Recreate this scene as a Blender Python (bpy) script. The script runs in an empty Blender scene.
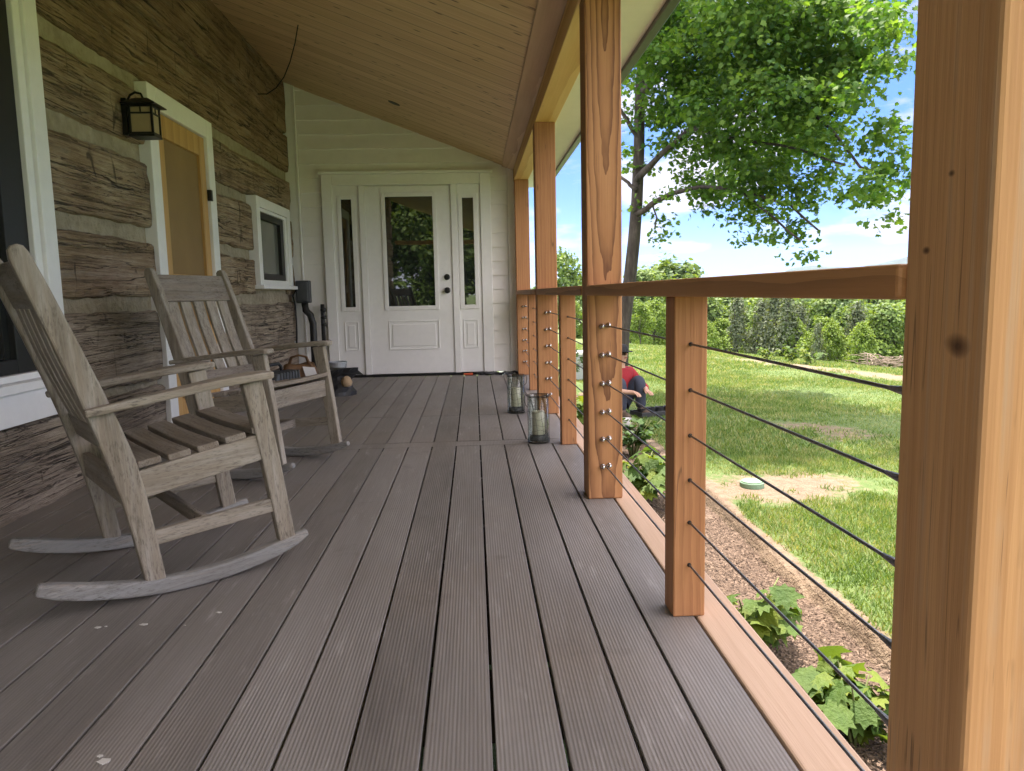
import bpy, math, random
import numpy as np
from mathutils import Vector, Matrix, noise

random.seed(7)
RNG = np.random.default_rng(11)
SC = bpy.context.scene
COL = SC.collection
R = math.radians

# ------------------------------------------------------------------ camera
CF, CH, CYAW, CPITCH, CROLL = 757.85, .9022, .0480, .1217, -.0213
_f = Vector((math.sin(CYAW)*math.cos(CPITCH), math.cos(CYAW)*math.cos(CPITCH), -math.sin(CPITCH)))
_r0 = Vector((math.cos(CYAW), -math.sin(CYAW), 0))
_u0 = _r0.cross(_f)
_r = _r0*math.cos(CROLL) + _u0*math.sin(CROLL)
_u = _r.cross(_f)
CO = Vector((0, 0, CH))
cam_d = bpy.data.cameras.new('camera')
cam = bpy.data.objects.new('camera', cam_d)
COL.objects.link(cam)
cam_d.sensor_width = 36
cam_d.lens = CF/1024*36
cam_d.clip_start = .05
cam_d.clip_end = 6000
m = Matrix((( _r.x, _u.x, -_f.x, CO.x), (_r.y, _u.y, -_f.y, CO.y), (_r.z, _u.z, -_f.z, CO.z), (0, 0, 0, 1)))
cam.matrix_world = m
SC.camera = cam


def at(px, py, Y):
    """world point at depth Y seen in that direction from the porch end"""
    d = _f*CF + _r*(px-512) - _u*(py-385.5)
    return CO + d*(Y/d.y)


# ------------------------------------------------------------------ world, sun
SUN_EL, SUN_AZ = R(72), R(10)      # azimuth measured from +Y towards +X
w = bpy.data.worlds.new('World')
SC.world = w
w.use_nodes = True
nt = w.node_tree
nt.nodes.clear()
wo = nt.nodes.new('ShaderNodeOutputWorld')
bg = nt.nodes.new('ShaderNodeBackground')
sky = nt.nodes.new('ShaderNodeTexSky')
sky.sky_type = 'NISHITA'
sky.sun_disc = False
sky.sun_elevation = SUN_EL
sky.sun_rotation = SUN_AZ
sky.air_density = .45
sky.dust_density = .1
sky.ozone_density = 4
bg.inputs['Strength'].default_value = .12
tc = nt.nodes.new('ShaderNodeTexCoord')
mp = nt.nodes.new('ShaderNodeMapping')
mp.inputs['Scale'].default_value = (1, 1, 3.2)
mp.inputs['Location'].default_value = (.35, .2, .1)
nz = nt.nodes.new('ShaderNodeTexNoise')
nz.inputs['Scale'].default_value = 5.5
nz.inputs['Detail'].default_value = 7
nz.inputs['Roughness'].default_value = .55
rp = nt.nodes.new('ShaderNodeValToRGB')
rp.color_ramp.elements[0].position = .51
rp.color_ramp.elements[0].color = (0, 0, 0, 1)
rp.color_ramp.elements[1].position = .62
rp.color_ramp.elements[1].color = (.9, .9, .9, 1)
mx = nt.nodes.new('ShaderNodeMixRGB')
mx.inputs['Color2'].default_value = (2.7, 2.75, 2.85, 1)
nt.links.new(tc.outputs['Generated'], mp.inputs['Vector'])
nt.links.new(mp.outputs['Vector'], nz.inputs['Vector'])
nt.links.new(nz.outputs['Fac'], rp.inputs['Fac'])
nt.links.new(rp.outputs['Color'], mx.inputs['Fac'])
hs = nt.nodes.new('ShaderNodeHueSaturation')
hs.inputs['Saturation'].default_value = 1.25
hs.inputs['Value'].default_value = .75
nt.links.new(sky.outputs['Color'], hs.inputs['Color'])
zr = nt.nodes.new('ShaderNodeSeparateXYZ')
nt.links.new(tc.outputs['Generated'], zr.inputs[0])
hz = nt.nodes.new('ShaderNodeValToRGB')      # clear air low down: deeper blue than the model's white rim
hz.color_ramp.elements[0].position = 0
hz.color_ramp.elements[0].color = (.40, .57, .80, 1)
hz.color_ramp.elements[1].position = .22
hz.color_ramp.elements[1].color = (1, 1, 1, 1)
nt.links.new(zr.outputs[2], hz.inputs['Fac'])
ml_ = nt.nodes.new('ShaderNodeMixRGB')
ml_.blend_type = 'MULTIPLY'
ml_.inputs['Fac'].default_value = 1
nt.links.new(hs.outputs['Color'], ml_.inputs['Color1'])
nt.links.new(hz.outputs['Color'], ml_.inputs['Color2'])
nt.links.new(ml_.outputs['Color'], mx.inputs['Color1'])
sp_ = nt.nodes.new('ShaderNodeSeparateXYZ')
nt.links.new(tc.outputs['Generated'], sp_.inputs[0])


def wmath(op, a, b, clamp=False):
    nd = nt.nodes.new('ShaderNodeMath')
    nd.operation = op
    nd.use_clamp = clamp
    for i_, v_ in enumerate((a, b)):
        if isinstance(v_, (int, float)):
            nd.inputs[i_].default_value = v_
        else:
            nt.links.new(v_, nd.inputs[i_])
    return nd.outputs[0]


# bright clouds added out of view, overhead and behind the camera, lighting the porch
fill_cloud = wmath('ADD', sp_.outputs[2], wmath('MULTIPLY', sp_.outputs[1], -.35))
fill_cloud = wmath('ADD', fill_cloud, wmath('MULTIPLY', wmath('SUBTRACT', nz.outputs['Fac'], .5), .9))
fill_cloud = wmath('MULTIPLY', wmath('SUBTRACT', fill_cloud, .16), 3.2, True)
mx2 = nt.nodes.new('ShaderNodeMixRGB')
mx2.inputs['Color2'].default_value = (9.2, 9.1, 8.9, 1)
nt.links.new(fill_cloud, mx2.inputs['Fac'])
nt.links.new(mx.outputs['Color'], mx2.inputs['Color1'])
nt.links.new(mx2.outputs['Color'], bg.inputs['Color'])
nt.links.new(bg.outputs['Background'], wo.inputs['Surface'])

sd = bpy.data.lights.new('sun', 'SUN')
sd.energy = 3.8
sd.angle = R(.5)
sd.color = (1, .93, .82)
sun = bpy.data.objects.new('sun', sd)
COL.objects.link(sun)
sv = Vector((math.sin(SUN_AZ)*math.cos(SUN_EL), math.cos(SUN_AZ)*math.cos(SUN_EL), math.sin(SUN_EL)))
sun.rotation_euler = sv.to_track_quat('Z', 'Y').to_euler()

SC.view_settings.view_transform = 'Standard'
SC.view_settings.look = 'None'
SC.view_settings.exposure = 1.82
SC.view_settings.gamma = 1
SC.view_settings.use_white_balance = True
SC.view_settings.white_balance_temperature = 6550
SC.view_settings.white_balance_tint = 22
SC.cycles.max_bounces = 8
SC.cycles.diffuse_bounces = 7
SC.cycles.use_denoising = True


# ------------------------------------------------------------------ materials
class G:
    """tiny node-graph builder"""
    def __init__(s, name):
        s.m = bpy.data.materials.new(name)
        s.m.use_nodes = True
        s.t = s.m.node_tree
        s.t.nodes.clear()
        s.out = s.n('OutputMaterial')
        s.b = s.n('BsdfPrincipled')
        s.l(s.b.outputs[0], s.out.inputs['Surface'])

    def n(s, kind, **kw):
        nd = s.t.nodes.new('ShaderNode'+kind)
        for k, v in kw.items():
            if k in nd.inputs:
                nd.inputs[k].default_value = v
            else:
                setattr(nd, k, v)
        return nd

    def l(s, a, b):
        s.t.links.new(a, b)

    def math(s, op, a, b=None, clamp=False):
        nd = s.n('Math', operation=op, use_clamp=clamp)
        for i, v in enumerate((a, b)):
            if v is None:
                continue
            if isinstance(v, (int, float)):
                nd.inputs[i].default_value = v
            else:
                s.l(v, nd.inputs[i])
        return nd.outputs[0]

    def coord(s, scale=(1, 1, 1), rnd=True, rot=(0, 0, 0)):
        c = s.n('TexCoord').outputs['Object']
        if rnd:
            oi = s.n('ObjectInfo').outputs['Random']
            cb = s.n('CombineXYZ')
            s.l(s.math('MULTIPLY', oi, 13.7), cb.inputs[0])
            s.l(s.math('MULTIPLY', oi, 7.3), cb.inputs[1])
            s.l(s.math('MULTIPLY', oi, 21.1), cb.inputs[2])
            ad = s.n('VectorMath', operation='ADD')
            s.l(c, ad.inputs[0])
            s.l(cb.outputs[0], ad.inputs[1])
            c = ad.outputs[0]
        mp = s.n('Mapping')
        mp.inputs['Scale'].default_value = scale
        mp.inputs['Rotation'].default_value = rot
        s.l(c, mp.inputs['Vector'])
        return mp.outputs[0]

    def noise(s, vec, scale=1, detail=4, rough=.55, dist=0):
        nd = s.n('TexNoise')
        nd.inputs['Scale'].default_value = scale
        nd.inputs['Detail'].default_value = detail
        nd.inputs['Roughness'].default_value = rough
        nd.inputs['Distortion'].default_value = dist
        s.l(vec, nd.inputs['Vector'])
        return nd.outputs['Fac']

    def ramp(s, fac, stops):
        nd = s.n('ValToRGB')
        e = nd.color_ramp.elements
        while len(e) < len(stops):
            e.new(.5)
        for i, (p, c) in enumerate(stops):
            e[i].position = p
            e[i].color = (*c, 1) if len(c) == 3 else c
        s.l(fac, nd.inputs['Fac'])
        return nd.outputs['Color']

    def mix(s, fac, a, b, mode='MIX'):
        nd = s.n('MixRGB', blend_type=mode)
        for i, v in zip(('Fac', 'Color1', 'Color2'), (fac, a, b)):
            if isinstance(v, (int, float)):
                nd.inputs[i].default_value = v
            elif isinstance(v, tuple):
                nd.inputs[i].default_value = (*v, 1)
            else:
                s.l(v, nd.inputs[i])
        return nd.outputs[0]

    def bump(s, h, strength=.3, dist=.01, prev=None):
        nd = s.n('Bump')
        nd.inputs['Strength'].default_value = strength
        nd.inputs['Distance'].default_value = dist
        s.l(h, nd.inputs['Height'])
        if prev is not None:
            s.l(prev, nd.inputs['Normal'])
        s.l(nd.outputs[0], s.b.inputs['Normal'])
        return nd.outputs[0]

    def base(s, c):
        if isinstance(c, tuple):
            s.b.inputs['Base Color'].default_value = (*c, 1)
        else:
            s.l(c, s.b.inputs['Base Color'])

    def rough(s, r):
        s.b.inputs['Roughness'].default_value = r


AX = {'x': 0, 'y': 1, 'z': 2}


def axs(axis, along, across):
    v = [across]*3
    v[AX[axis]] = along
    return tuple(v)


def wood(name, c_lo, c_mid, c_hi, axis='z', ring=10.0, streak=.35, knots=0.0, rough=.7, tilt=.05, grey=None, ringamt=.5, knot_at=(), wear=None, pith=None, cracks=0, speck=None):
    g = G(name)
    v = g.coord()
    # growth rings cut by the surface: slow drift along the axis gives cathedral figures
    mp = g.n('Mapping')
    mp.inputs['Scale'].default_value = axs(axis, .22, 1)
    mp.inputs['Rotation'].default_value = (tilt, tilt*.7, tilt*.4)
    g.l(v, mp.inputs['Vector'])
    if pith is not None:
        mp.inputs['Rotation'].default_value = (pith[0], 0, 0)
        mp.inputs['Location'].default_value = (pith[2], math.sin(pith[0])*.22*pith[1], 0)
        for lk in list(mp.inputs['Vector'].links):
            g.t.links.remove(lk)
        g.l(g.n('TexCoord').outputs['Object'], mp.inputs['Vector'])
    wv = g.n('TexWave', wave_type='RINGS', rings_direction=axis.upper(), wave_profile='SAW')
    wv.inputs['Scale'].default_value = ring
    wv.inputs['Distortion'].default_value = 2.6
    wv.inputs['Detail'].default_value = 3
    wv.inputs['Detail Scale'].default_value = 1.6
    g.l(mp.outputs[0], wv.inputs['Vector'])
    mp2 = g.n('Mapping')
    mp2.inputs['Scale'].default_value = axs(axis, 2.2, 95)
    g.l(v, mp2.inputs['Vector'])
    fine = g.noise(mp2.outputs[0], 1, 3, .6)
    mp3 = g.n('Mapping')
    mp3.inputs['Scale'].default_value = axs(axis, .8, 7)
    g.l(v, mp3.inputs['Vector'])
    big = g.noise(mp3.outputs[0], 1, 4, .55)
    f = g.math('ADD', g.math('MULTIPLY', g.math('POWER', wv.outputs['Fac'], 1+2*(ringamt-.5)*2), ringamt), g.math('MULTIPLY', fine, streak))
    f = g.math('ADD', f, g.math('MULTIPLY', g.math('SUBTRACT', big, .5), .9))
    c = g.ramp(f, [(.1, c_hi), (.45, c_mid), (.85, c_lo)])
    if knots:
        mp4 = g.n('Mapping')
        mp4.inputs['Scale'].default_value = axs(axis, 2.2, 5.5)
        g.l(v, mp4.inputs['Vector'])
        vo = g.n('TexVoronoi')
        vo.inputs['Scale'].default_value = knots
        g.l(mp4.outputs[0], vo.inputs['Vector'])
        k = g.ramp(vo.outputs['Distance'], [(.03, (1, 1, 1)), (.11, (0, 0, 0))])
        c = g.mix(g.math('MULTIPLY', k, .8), c, (.10, .045, .018))
    if grey is not None:
        mp5 = g.n('Mapping')
        mp5.inputs['Scale'].default_value = axs(axis, 3.0, 30)
        g.l(v, mp5.inputs['Vector'])
        gy = g.noise(mp5.outputs[0], 1, 5, .65)
        c = g.mix(g.ramp(gy, [(.42, (0, 0, 0)), (.68, (.85, .85, .85))]), c, grey)
    if wear is not None:
        # silvered streaks on weathered timber
        mp6 = g.n('Mapping')
        mp6.inputs['Scale'].default_value = axs(axis, 1.3, 60)
        g.l(v, mp6.inputs['Vector'])
        wr = g.noise(mp6.outputs[0], 1, 4, .6)
        pt = g.noise(v, 5, 3, .6)
        c = g.mix(g.math('MULTIPLY', g.ramp(wr, [(.5, (0, 0, 0)), (.66, (.42, .42, .42))]), g.ramp(pt, [(.42, (.1, .1, .1)), (.6, (1, 1, 1))])), c, wear)
    if speck is not None:
        mq = g.n('Mapping')
        mq.inputs['Scale'].default_value = axs(axis, 38, 210)
        g.l(v, mq.inputs['Vector'])
        sk_ = g.noise(mq.outputs[0], 1, 4, .7)
        pa_ = g.noise(v, 7, 3, .6)
        c = g.mix(g.math('MULTIPLY', g.ramp(sk_, [(.50, (0, 0, 0)), (.66, (.75, .75, .75))]), g.ramp(pa_, [(.38, (.15, .15, .15)), (.62, (1, 1, 1))])), c, speck)
        mq2 = g.n('Mapping')
        mq2.inputs['Scale'].default_value = axs(axis, 5, 60)
        g.l(v, mq2.inputs['Vector'])
        sk2 = g.noise(mq2.outputs[0], 1, 5, .7)
        c = g.mix(g.ramp(sk2, [(.52, (0, 0, 0)), (.70, (.55, .55, .55))]), c, tuple(min(1, q_*5) for q_ in speck))
    if cracks:
        mp7 = g.n('Mapping')
        mp7.inputs['Scale'].default_value = axs(axis, .9, 26)
        g.l(v, mp7.inputs['Vector'])
        cn = g.math('ABSOLUTE', g.math('SUBTRACT', g.noise(mp7.outputs[0], 1, 2, .5, .2), .5))
        pn = g.noise(v, 6, 2, .5)
        ckm = g.math('MULTIPLY', g.ramp(cn, [(.004, (1, 1, 1)), (.011, (0, 0, 0))]), g.ramp(pn, [(.57, (0, 0, 0)), (.64, (1, 1, 1))]))
        c = g.mix(g.math('MULTIPLY', ckm, cracks), c, (.06, .03, .015))
    for (kp, kr) in knot_at:
        oc = g.n('TexCoord').outputs['Object']
        wob = g.n('TexNoise')
        wob.inputs['Scale'].default_value = 22
        g.l(oc, wob.inputs['Vector'])
        sb = g.n('VectorMath', operation='SUBTRACT')
        g.l(oc, sb.inputs[0])
        sb.inputs[1].default_value = kp
        ml = g.n('VectorMath', operation='MULTIPLY')
        g.l(sb.outputs[0], ml.inputs[0])
        ml.inputs[1].default_value = axs(axis, 1.0, .62)
        ln_ = g.n('VectorMath', operation='LENGTH')
        g.l(ml.outputs[0], ln_.inputs[0])
        dd_ = g.math('ADD', g.math('DIVIDE', ln_.outputs['Value'], kr), g.math('MULTIPLY', g.math('SUBTRACT', wob.outputs['Fac'], .5), .9))
        c = g.mix(g.ramp(dd_, [(.25, (.92, .92, .92)), (.55, (.65, .65, .65)), (.95, (0, 0, 0))]), c, (.07, .028, .012))
    g.base(c)
    g.rough(rough)
    g.bump(g.math('ADD', fine, g.math('MULTIPLY', wv.outputs['Fac'], .3)), .35, .004)
    return g.m


def plain(name, c, rough=.5, metal=0, nscale=30, var=.12, bump=0):
    g = G(name)
    v = g.coord()
    n = g.noise(v, nscale, 4, .6)
    n2 = g.noise(v, nscale*.12, 3, .5)
    f = g.math('ADD', g.math('MULTIPLY', n, .5), g.math('MULTIPLY', n2, .5))
    lo = tuple(x*(1-var) for x in c)
    hi = tuple(min(1, x*(1+var)) for x in c)
    g.base(g.ramp(f, [(.3, lo), (.7, hi)]))
    g.rough(rough)
    g.b.inputs['Metallic'].default_value = metal
    if bump:
        g.bump(n, bump, .004)
    return g.m


def leafmat(name, lo, hi, trans=.45, tcol=None, top=None, nsc=1.1, wrinkle=0):
    g = G(name)
    if wrinkle:
        g.bump(g.noise(g.coord(rnd=False), wrinkle, 4, .6), .9, .012)
    geo = g.n('NewGeometry')
    rnd = geo.outputs['Random Per Island']
    v = g.coord(rnd=False)
    n = g.noise(v, nsc, 2, .5)
    f = g.math('ADD', g.math('MULTIPLY', rnd, .4), g.math('MULTIPLY', n, .6))
    c = g.ramp(f, [(.2, lo), (.62, hi)] if top is None else [(.25, lo), (.5, hi), (.72, top)])
    g.base(c)
    g.rough(.6)
    g.b.inputs['Specular IOR Level'].default_value = .3
    tr = g.n('BsdfTranslucent')
    tc_ = g.mix(1.0, c, tcol or (1.5, 1.35, .45), 'MULTIPLY')
    g.l(tc_, tr.inputs['Color'])
    mxs = g.n('MixShader')
    mxs.inputs[0].default_value = trans
    g.l(g.b.outputs[0], mxs.inputs[1])
    g.l(tr.outputs[0], mxs.inputs[2])
    g.l(mxs.outputs[0], g.out.inputs['Surface'])
    return g.m


def glassy(name, c=(.012, .014, .013), ior=2.0, rough=.015):
    g = G(name)
    v = g.coord()
    n = g.noise(v, 1.3, 2, .5)
    g.base(g.ramp(n, [(.3, c), (.7, tuple(x*1.6 for x in c))]))
    g.rough(rough)
    g.b.inputs['IOR'].default_value = ior
    g.bump(n, .03, .02)
    return g.m


M = {}
M['cedar'] = wood('cedar_post_wood', (.17, .066, .025), (.39, .178, .070), (.48, .235, .10), 'z', 15, .38, .55, .65, .07, ringamt=.66, cracks=.6, pith=(.20, 2.35, -.01))
M['cedarfine'] = wood('smooth_cedar_wood', (.31, .128, .050), (.43, .198, .080), (.50, .25, .11), 'z', 15, .6, 0, .65, .03, cracks=.5, ringamt=.36, knot_at=[])
M['cedar2'] = wood('rough_cedar_wood', (.46, .235, .095), (.60, .33, .145), (.66, .39, .185), 'z', 4, .75, .0, .75, ringamt=.3, cracks=.6, knot_at=[((-.075, .045, .835), .016), ((-.075, .11, .94), .006), ((-.075, .07, 1.02), .005)], wear=(.46, .36, .26))
M['cedar_y'] = wood('cedar_rail_wood', (.25, .115, .042), (.44, .21, .080), (.51, .26, .105), 'y', 6, .3, .35, .6)
M['beam'] = wood('pine_beam_wood', (.52, .28, .09), (.68, .41, .15), (.74, .49, .20), 'y', 3, .25, .8, .6)
M['trimwood'] = wood('pine_trim_wood', (.44, .29, .16), (.58, .415, .25), (.66, .50, .32), 'y', 4, .3, .7, .6)
M['amber'] = wood('amber_door_wood', (.36, .19, .05), (.48, .27, .085), (.54, .32, .11), 'z', 4, .2, 0, .5)
M['teak'] = wood('weathered_teak', (.12, .098, .074), (.275, .235, .185), (.40, .355, .295), 'z', 8, .55, 0, .85, speck=(.055, .045, .035), ringamt=.3, grey=(.37, .345, .305))
M['teak_x'] = wood('weathered_teak_lengthwise', (.12, .098, .074), (.275, .235, .185), (.40, .355, .295), 'x', 8, .55, 0, .85, speck=(.055, .045, .035), ringamt=.3, grey=(.37, .345, .305))
M['teak_y'] = wood('weathered_teak_crosswise', (.11, .088, .068), (.235, .195, .155), (.34, .295, .245), 'y', 8, .55, 0, .85, speck=(.05, .04, .03), ringamt=.3, grey=(.30, .275, .245))
M['rocker'] = wood('grey_rocker_wood', (.13, .125, .118), (.25, .245, .235), (.35, .345, .33), 'x', 8, .5, 0, .85, speck=(.07, .06, .05), ringamt=.3, grey=(.27, .275, .275))
M['white'] = plain('white_paint', (.80, .80, .79), .42, 0, 18, .05)
M['whitewall'] = plain('white_siding_paint', (.79, .77, .74), .55, 0, 9, .06, .05)
M['soffit'] = plain('white_soffit', (.78, .77, .72), .6, 0, 7, .06)
M['gutter'] = plain('dark_green_gutter', (.05, .058, .055), .35, .3, 20, .15)
M['black'] = plain('black_metal', (.018, .018, .018), .45, .4, 60, .2)
M['blackplastic'] = plain('black_plastic', (.02, .021, .023), .5, 0, 40, .25)
M['darkgrey'] = plain('dark_grey_box', (.05, .056, .062), .5, 0, 40, .2)
M['steel'] = plain('stainless_steel', (.62, .62, .63), .25, 1, 60, .1)
M['cable'] = plain('steel_cable', (.20, .205, .22), .38, .8, 200, .3, .3)
M['glass'] = glassy('window_glass')
M['palepane'] = glassy('pale_window_glass', (.10, .105, .09), 1.5, .05)
M['creamglass'] = plain('cream_lamp_glass', (.38, .30, .17), .35, 0, 14, .15)
M['wax'] = plain('cream_wax', (.75, .70, .56), .5, 0, 10, .06)
M['leather'] = plain('brown_leather', (.17, .09, .04), .65, 0, 35, .35, .3)
M['greycase'] = plain('grey_case_plastic', (.07, .078, .088), .5, 0, 30, .2)
M['paper'] = plain('white_paper', (.78, .78, .78), .8, 0, 20, .04)
M['orange'] = plain('orange_rubber', (.55, .09, .03), .5, 0, 40, .15)
M['skin'] = plain('skin', (.50, .30, .21), .5, 0, 40, .1)
M['redcloth'] = plain('red_cotton', (.30, .014, .022), .85, 0, 60, .2, .2)
M['denim'] = plain('dark_denim', (.035, .042, .065), .9, 0, 80, .25, .2)
M['cap'] = plain('black_cap_cloth', (.016, .017, .02), .85, 0, 80, .2)
M['hair'] = plain('brown_hair', (.06, .035, .02), .7, 0, 80, .3)
M['boot'] = plain('brown_boot', (.09, .06, .04), .7, 0, 50, .25)
M['mint'] = plain('pale_green_lid', (.17, .28, .18), .6, 0, 40, .1)
M['palemetal'] = plain('pale_grey_metal', (.40, .43, .45), .4, .2, 20, .1)
M['twig'] = plain('grey_twig', (.24, .19, .14), .9, 0, 60, .4)
M['stem'] = plain('plant_stem', (.14, .17, .05), .7, 0, 50, .3)
M['burlap'] = plain('tan_burlap', (.42, .30, .18), .9, 0, 90, .2)

# --- composite decking
g = G('grey_brown_composite_decking')
v = g.n('TexCoord').outputs['Object']
sx = g.n('SeparateXYZ')
g.l(v, sx.inputs[0])
idx = g.math('FLOOR', g.math('DIVIDE', g.math('ADD', sx.outputs[0], .8442), .1435))
wn = g.n('TexWhiteNoise', noise_dimensions='1D')
g.l(idx, wn.inputs['W'])
wv = g.n('TexWave', wave_type='BANDS', bands_direction='X', wave_profile='SIN')
wv.inputs['Scale'].default_value = 36
g.l(v, wv.inputs['Vector'])
mp1 = g.n('Mapping')
mp1.inputs['Scale'].default_value = (130, 3.5, 1)
g.l(v, mp1.inputs['Vector'])
fine = g.noise(mp1.outputs[0], 1, 3, .6)
mp2 = g.n('Mapping')
mp2.inputs['Scale'].default_value = (4.5, .9, 1)
g.l(v, mp2.inputs['Vector'])
blot = g.noise(mp2.outputs[0], 1, 5, .6)
sp = g.noise(v, 260, 2, .5)
f = g.math('ADD', g.math('MULTIPLY', fine, .28), g.math('MULTIPLY', blot, .50))
f = g.math('ADD', f, g.math('MULTIPLY', wn.outputs['Value'], .20))
f = g.math('ADD', f, g.math('MULTIPLY', sp, .12))
f = g.math('ADD', f, g.math('MULTIPLY', wv.outputs['Fac'], .045))
c = g.ramp(f, [(.28, (.092, .083, .075)), (.50, (.180, .164, .150)), (.76, (.265, .247, .233))])
warm = g.noise(v, .8, 3, .5)
c = g.mix(g.ramp(warm, [(.5, (0, 0, 0)), (.75, (.55, .55, .55))]), c, (.23, .18, .135))
# scuffs and dust worn into the grooves
mp4 = g.n('Mapping')
mp4.inputs['Scale'].default_value = (26, 3.2, 1)
mp4.inputs['Rotation'].default_value = (0, 0, .25)
g.l(v, mp4.inputs['Vector'])
scf = g.noise(mp4.outputs[0], 1, 6, .72)
c = g.mix(g.ramp(scf, [(.58, (0, 0, 0)), (.72, (.5, .5, .5))]), c, (.42, .40, .385))
drk = g.noise(v, 3.1, 6, .7)
c = g.mix(g.ramp(drk, [(.60, (0, 0, 0)), (.72, (.45, .45, .45))]), c, (.09, .075, .065))
g.base(c)
g.rough(.55)
b1 = g.bump(wv.outputs['Fac'], .3, .002)
g.bump(fine, .25, .002, b1)
M['deck'] = g.m
M['tan'] = wood('tan_deck_edge_board', (.44, .29, .185), (.54, .37, .25), (.60, .43, .30), 'y', 3, .5, 0, .6, .02, ringamt=.2)
M['darkjoist'] = plain('dark_treated_joist', (.035, .028, .022), .9, 0, 30, .3)
M['splat'] = plain('dried_white_spots', (.55, .53, .5), .8, 0, 50, .1)

# --- ceiling pine boards (run down the slope, narrow v-grooves)
g = G('pine_ceiling_boards')
v = g.n('TexCoord').outputs['Object']
sx = g.n('SeparateXYZ')
g.l(v, sx.inputs[0])
q = g.math('DIVIDE', sx.outputs[1], .19)
idx = g.math('FLOOR', q)
fr = g.math('FRACT', q)
wn = g.n('TexWhiteNoise', noise_dimensions='1D')
g.l(idx, wn.inputs['W'])
cb = g.n('CombineXYZ')
g.l(g.math('MULTIPLY', wn.outputs['Value'], 31), cb.inputs[0])
ad = g.n('VectorMath', operation='ADD')
g.l(v, ad.inputs[0])
g.l(cb.outputs[0], ad.inputs[1])
mp1 = g.n('Mapping')
mp1.inputs['Scale'].default_value = (1.2, 34, 1)
g.l(ad.outputs[0], mp1.inputs['Vector'])
fine = g.noise(mp1.outputs[0], 1, 4, .6, .3)
mp3 = g.n('Mapping')
mp3.inputs['Scale'].default_value = (2.4, 6.2, 0)
g.l(ad.outputs[0], mp3.inputs['Vector'])
vo = g.n('TexVoronoi', voronoi_dimensions='2D')
vo.inputs['Scale'].default_value = 1
g.l(mp3.outputs[0], vo.inputs['Vector'])
f = g.math('ADD', g.math('MULTIPLY', fine, .7), g.math('MULTIPLY', wn.outputs['Value'], .16))
c = g.ramp(f, [(.25, (.54, .36, .175)), (.55, (.72, .53, .295)), (.8, (.80, .62, .38))])
k = g.ramp(vo.outputs['Distance'], [(.03, (1, 1, 1)), (.075, (0, 0, 0))])
c = g.mix(g.math('MULTIPLY', k, .85), c, (.11, .055, .028))
gap = g.math('LESS_THAN', g.math('MINIMUM', fr, g.math('SUBTRACT', 1, fr)), .035)
c = g.mix(g.math('MULTIPLY', gap, .5), c, (.16, .09, .045))
g.base(c)
g.rough(.55)
edge = g.math('MINIMUM', g.math('MULTIPLY', g.math('MINIMUM', fr, g.math('SUBTRACT', 1, fr)), 18), 1)
g.bump(edge, .4, .004)
M['ceiling'] = g.m


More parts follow.
